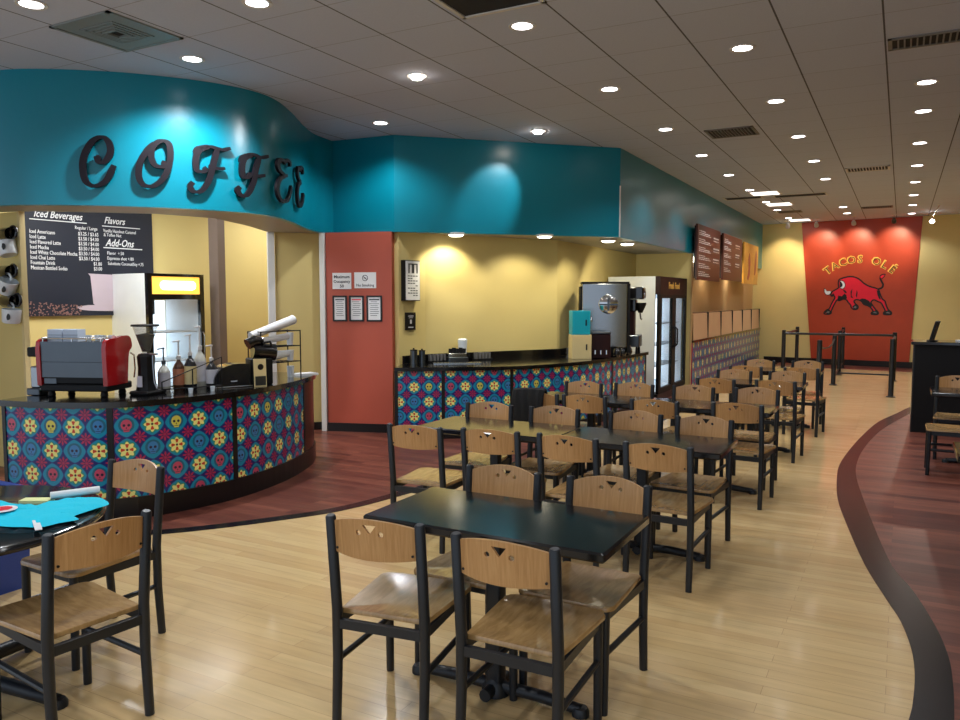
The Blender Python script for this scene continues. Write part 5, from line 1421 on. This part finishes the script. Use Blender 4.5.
# turquoise and cream dispenser boxes, brewers
ang = radians(52)
t = thing('cup_dispenser', 'cream box with a black slot on the drinks bar, under the turquoise box', 'dispenser', (-3.80, 9.84, DT), radians(36))
obj('box', MB().rbox(-.135, .135, -.10, .10, 0, .325, .008), M_cream, t); obj('slot', MB().rbox(.055, .075, -.1015, -.099, .12, .20, .004), M_ink, t)
t = thing('cup_dispenser', 'turquoise box with a black slot stacked on the cream box at the drinks bar', 'dispenser', (-3.80, 9.84, DT + .326), radians(36), 'stacked dispenser boxes')
obj('box', MB().rbox(-.13, .115, -.10, .10, 0, .32, .008), M_cyan, t); obj('slot', MB().rbox(.045, .065, -.1015, -.099, .12, .20, .004), M_ink, t)
t = thing('iced_tea_brewer', 'big brushed steel dispenser with a round emblem on the drinks bar', 'dispenser', (-3.74, 10.66, DT), radians(24))
obj('body', MB().rbox(-.34, .30, -.20, .28, .12, 1.02, .02), M_steel, t, smooth=True)
obj('edge_frame', MB().box(-.365, -.341, -.19, .28, .40, .98).box(-.34, .32, -.195, .27, 1.0201, 1.045).box(.301, .335, -.19, .27, .05, 1.0199), M_blackm, t)
obj('emblem', MB().lathe([(.0001, .014), (.12, .012), (.135, .0)], seg=28).xf(Matrix.Translation((.03, -.2, .73)) @ Matrix.Rotation(radians(90), 4, 'X')), M_chrome, t, smooth=True, label='round chrome emblem')
obj('emblem_cross', MB().box(-.10, .16, -.216, -.2141, .715, .74).box(.015, .045, -.2165, -.2141, .64, .82), M_dsteel, t)
obj('base', MB().rbox(-.32, .28, -.18, .26, 0, .119, .02), M_blackm, t)
for k in range(3): 
    obj('valve', MB().tube([(-.30 + .045 * k, -.20, .55 + .0 * k), (-.30 + .045 * k, -.26, .54), (-.30 + .045 * k, -.27, .48)], .014, 8), M_chrome, t, smooth=True)
t = thing('airpot_brewer', 'dark brown coffee airpot beside the cream box on the drinks bar', 'coffee pot', (-3.585, 10.08, DT), radians(25))
obj('body', MB().rbox(-.14, .12, -.10, .10, 0, .33, .02), M_maroon, t, smooth=True)
obj('top_plate', MB().rbox(-.145, .125, -.105, .105, .331, .36, .015), M_dsteel, t, smooth=True)
for k in range(3): obj('tap', MB().tube([(-.09 + .075 * k, -.101, .12), (-.09 + .075 * k, -.14, .11), (-.09 + .075 * k, -.145, .06)], .011, 8), M_chrome, t, smooth=True)
t = thing('coffee_brewer', 'black and steel pour brewer in front of the fridge side on the drinks bar', 'coffee machine', (-3.55, 11.27, DT), radians(10))
obj('base', MB().rbox(-.10, .15, -.18, .18, .10, .27, .015), M_dsteel, t, smooth=True)
for x, y in ((-.07, -.14), (.11, -.14), (-.07, .14), (.11, .14)): obj('foot', MB().lathe([(.022, 0), (.015, .10)], c=(x, y, 0), seg=10), M_blackm, t, smooth=True)
obj('tower', MB().rbox(-.10, .06, -.12, .12, .271, .62, .01), M_maroon, t, smooth=True)
obj('head', MB().rbox(-.10, .20, -.15, .15, .80, .98, .03), M_black, t, smooth=True)
obj('mid_block', MB().rbox(-.10, .09, -.10, .10, .621, .799, .02), M_black, t, smooth=True)
obj('funnel', MB().lathe([(.03, .60), (.085, .72), (.085, .75), (.0001, .75)], c=(.14, 0, 0), seg=18), M_blackm, t, smooth=True)
obj('clip', MB().lathe([(.0001, .0), (.06, .0), (.06, .012), (.0001, .012)], seg=20).xf(Matrix.Translation((.201, -.02, .88)) @ Matrix.Rotation(radians(90), 4, 'Y')), M_chrome, t, smooth=True)
obj('tap', MB().tube([(.14, -.02, .60), (.15, -.03, .52), (.17, -.03, .50)], .012, 8), M_chrome, t, smooth=True)
for k in range(3):
    o = obj('glass_carafe', MB().lathe([(.0001, 0), (.045, 0), (.06, .04), (.05, .09), (.03, .12), (.035, .14), (.03, .14), (.026, .12), (.045, .08), (.04, .01)], seg=18), M_smoke, smooth=True); o.location = ((-3.475, 10.40, DT), (-3.46, 10.62, DT), (-3.445, 10.84, DT))[k]
    tag(o, 'small dark carafe along the front of the drinks bar end, %s from the left' % ordinal(k), 'carafe', 'dark carafes on the drinks bar')

# ------------------------------------------------------------------ glass door fridge
fg = thing('glass_door_fridge', 'tall white sided fridge with dark front and two lit glass doors beside the taco line', 'fridge', (-3.85, 13.18, 0))
fx0, fx1, fy0, fy1, FH = -4.27, -3.40, 12.31, 14.06, 2.03
obj('cabinet', MB().box(fx0, fx1 - .08, fy0, fy0 + .03, .12, FH).box(fx0, fx1 - .08, fy1 - .03, fy1, .12, FH).box(fx0, fx0 + .03, fy0 + .031, fy1 - .031, .12, FH).box(fx0 + .031, fx1 - .08, fy0 + .031, fy1 - .031, FH - .04, FH).box(fx0 + .031, fx1 - .08, fy0 + .031, fy1 - .031, .12, .16), M_wsteel, fg, world=True)
obj('base', MB().box(fx0 + .02, fx1 - .02, fy0 + .01, fy1 - .01, 0.0, .119), M_base, fg, world=True)
obj('header', MB().box(fx1 - .079, fx1, fy0, fy1, FH - .29, FH), M_maroon, fg, world=True, label='dark maroon header')
FF = frame_matrix((fx1 + .002, (fy0 + fy1) / 2, FH - .19), (0, 1, 0), (1, 0, 0))
for wd, xo, al in (('Fresh', -.03, 'RIGHT'), ('Food', .03, 'LEFT')):
    obj('word', shift(text_mb(wd, .15, .002, align=al, bold=.004), xo, 0).xf(FF), M_gold, fg, world=True, label='yellow %s lettering' % wd)
ym = (fy0 + fy1) / 2
for k, (a, b) in enumerate(((fy0, ym - .005), (ym + .005, fy1))):
    dr = obj('door', MB().box(fx1 - .05, fx1, a, a + .13, .13, FH - .291).box(fx1 - .05, fx1, b - .09, b, .13, FH - .291).box(fx1 - .05, fx1, a + .131, b - .091, .13, .22).box(fx1 - .05, fx1, a + .131, b - .091, FH - .35, FH - .291), M_blackm, fg, world=True)
    obj('pane', MB().box(fx1 - .03, fx1 - .022, a + .131, b - .091, .221, FH - .351), M_glass, dr, world=True)
    yh = b - .06 if k == 0 else a + .06
    obj('handle', MB().tube([(fx1 + .001, yh, .85), (fx1 + .05, yh, .9), (fx1 + .05, yh, 1.15), (fx1 + .001, yh, 1.2)], .014, 8), M_blackm, dr, smooth=True, world=True)
obj('lit_tube', MB().box(fx0 + .4, fx0 + .44, fy0 + .12, fy0 + .34, .25, FH - .36).box(fx0 + .4, fx0 + .44, ym + .12, fy1 - .1, .25, FH - .36), M_coolglow, fg, world=True, label='bright lit interior lining')
obj('dark_reflection_sheet', MB().box(fx0 + .44, fx0 + .46, fy0 + .36, ym + .02, .2, FH - .3), M_darkwood, fg, world=True)  # dark sheet stands in for the reflection in the left pane
sv = MB()
for z in (.55, .9, 1.25): sv.box(fx0 + .45, fx1 - .12, fy0 + .05, fy1 - .05, z, z + .01)
obj('shelf', sv, M_dsteel, fg, world=True)
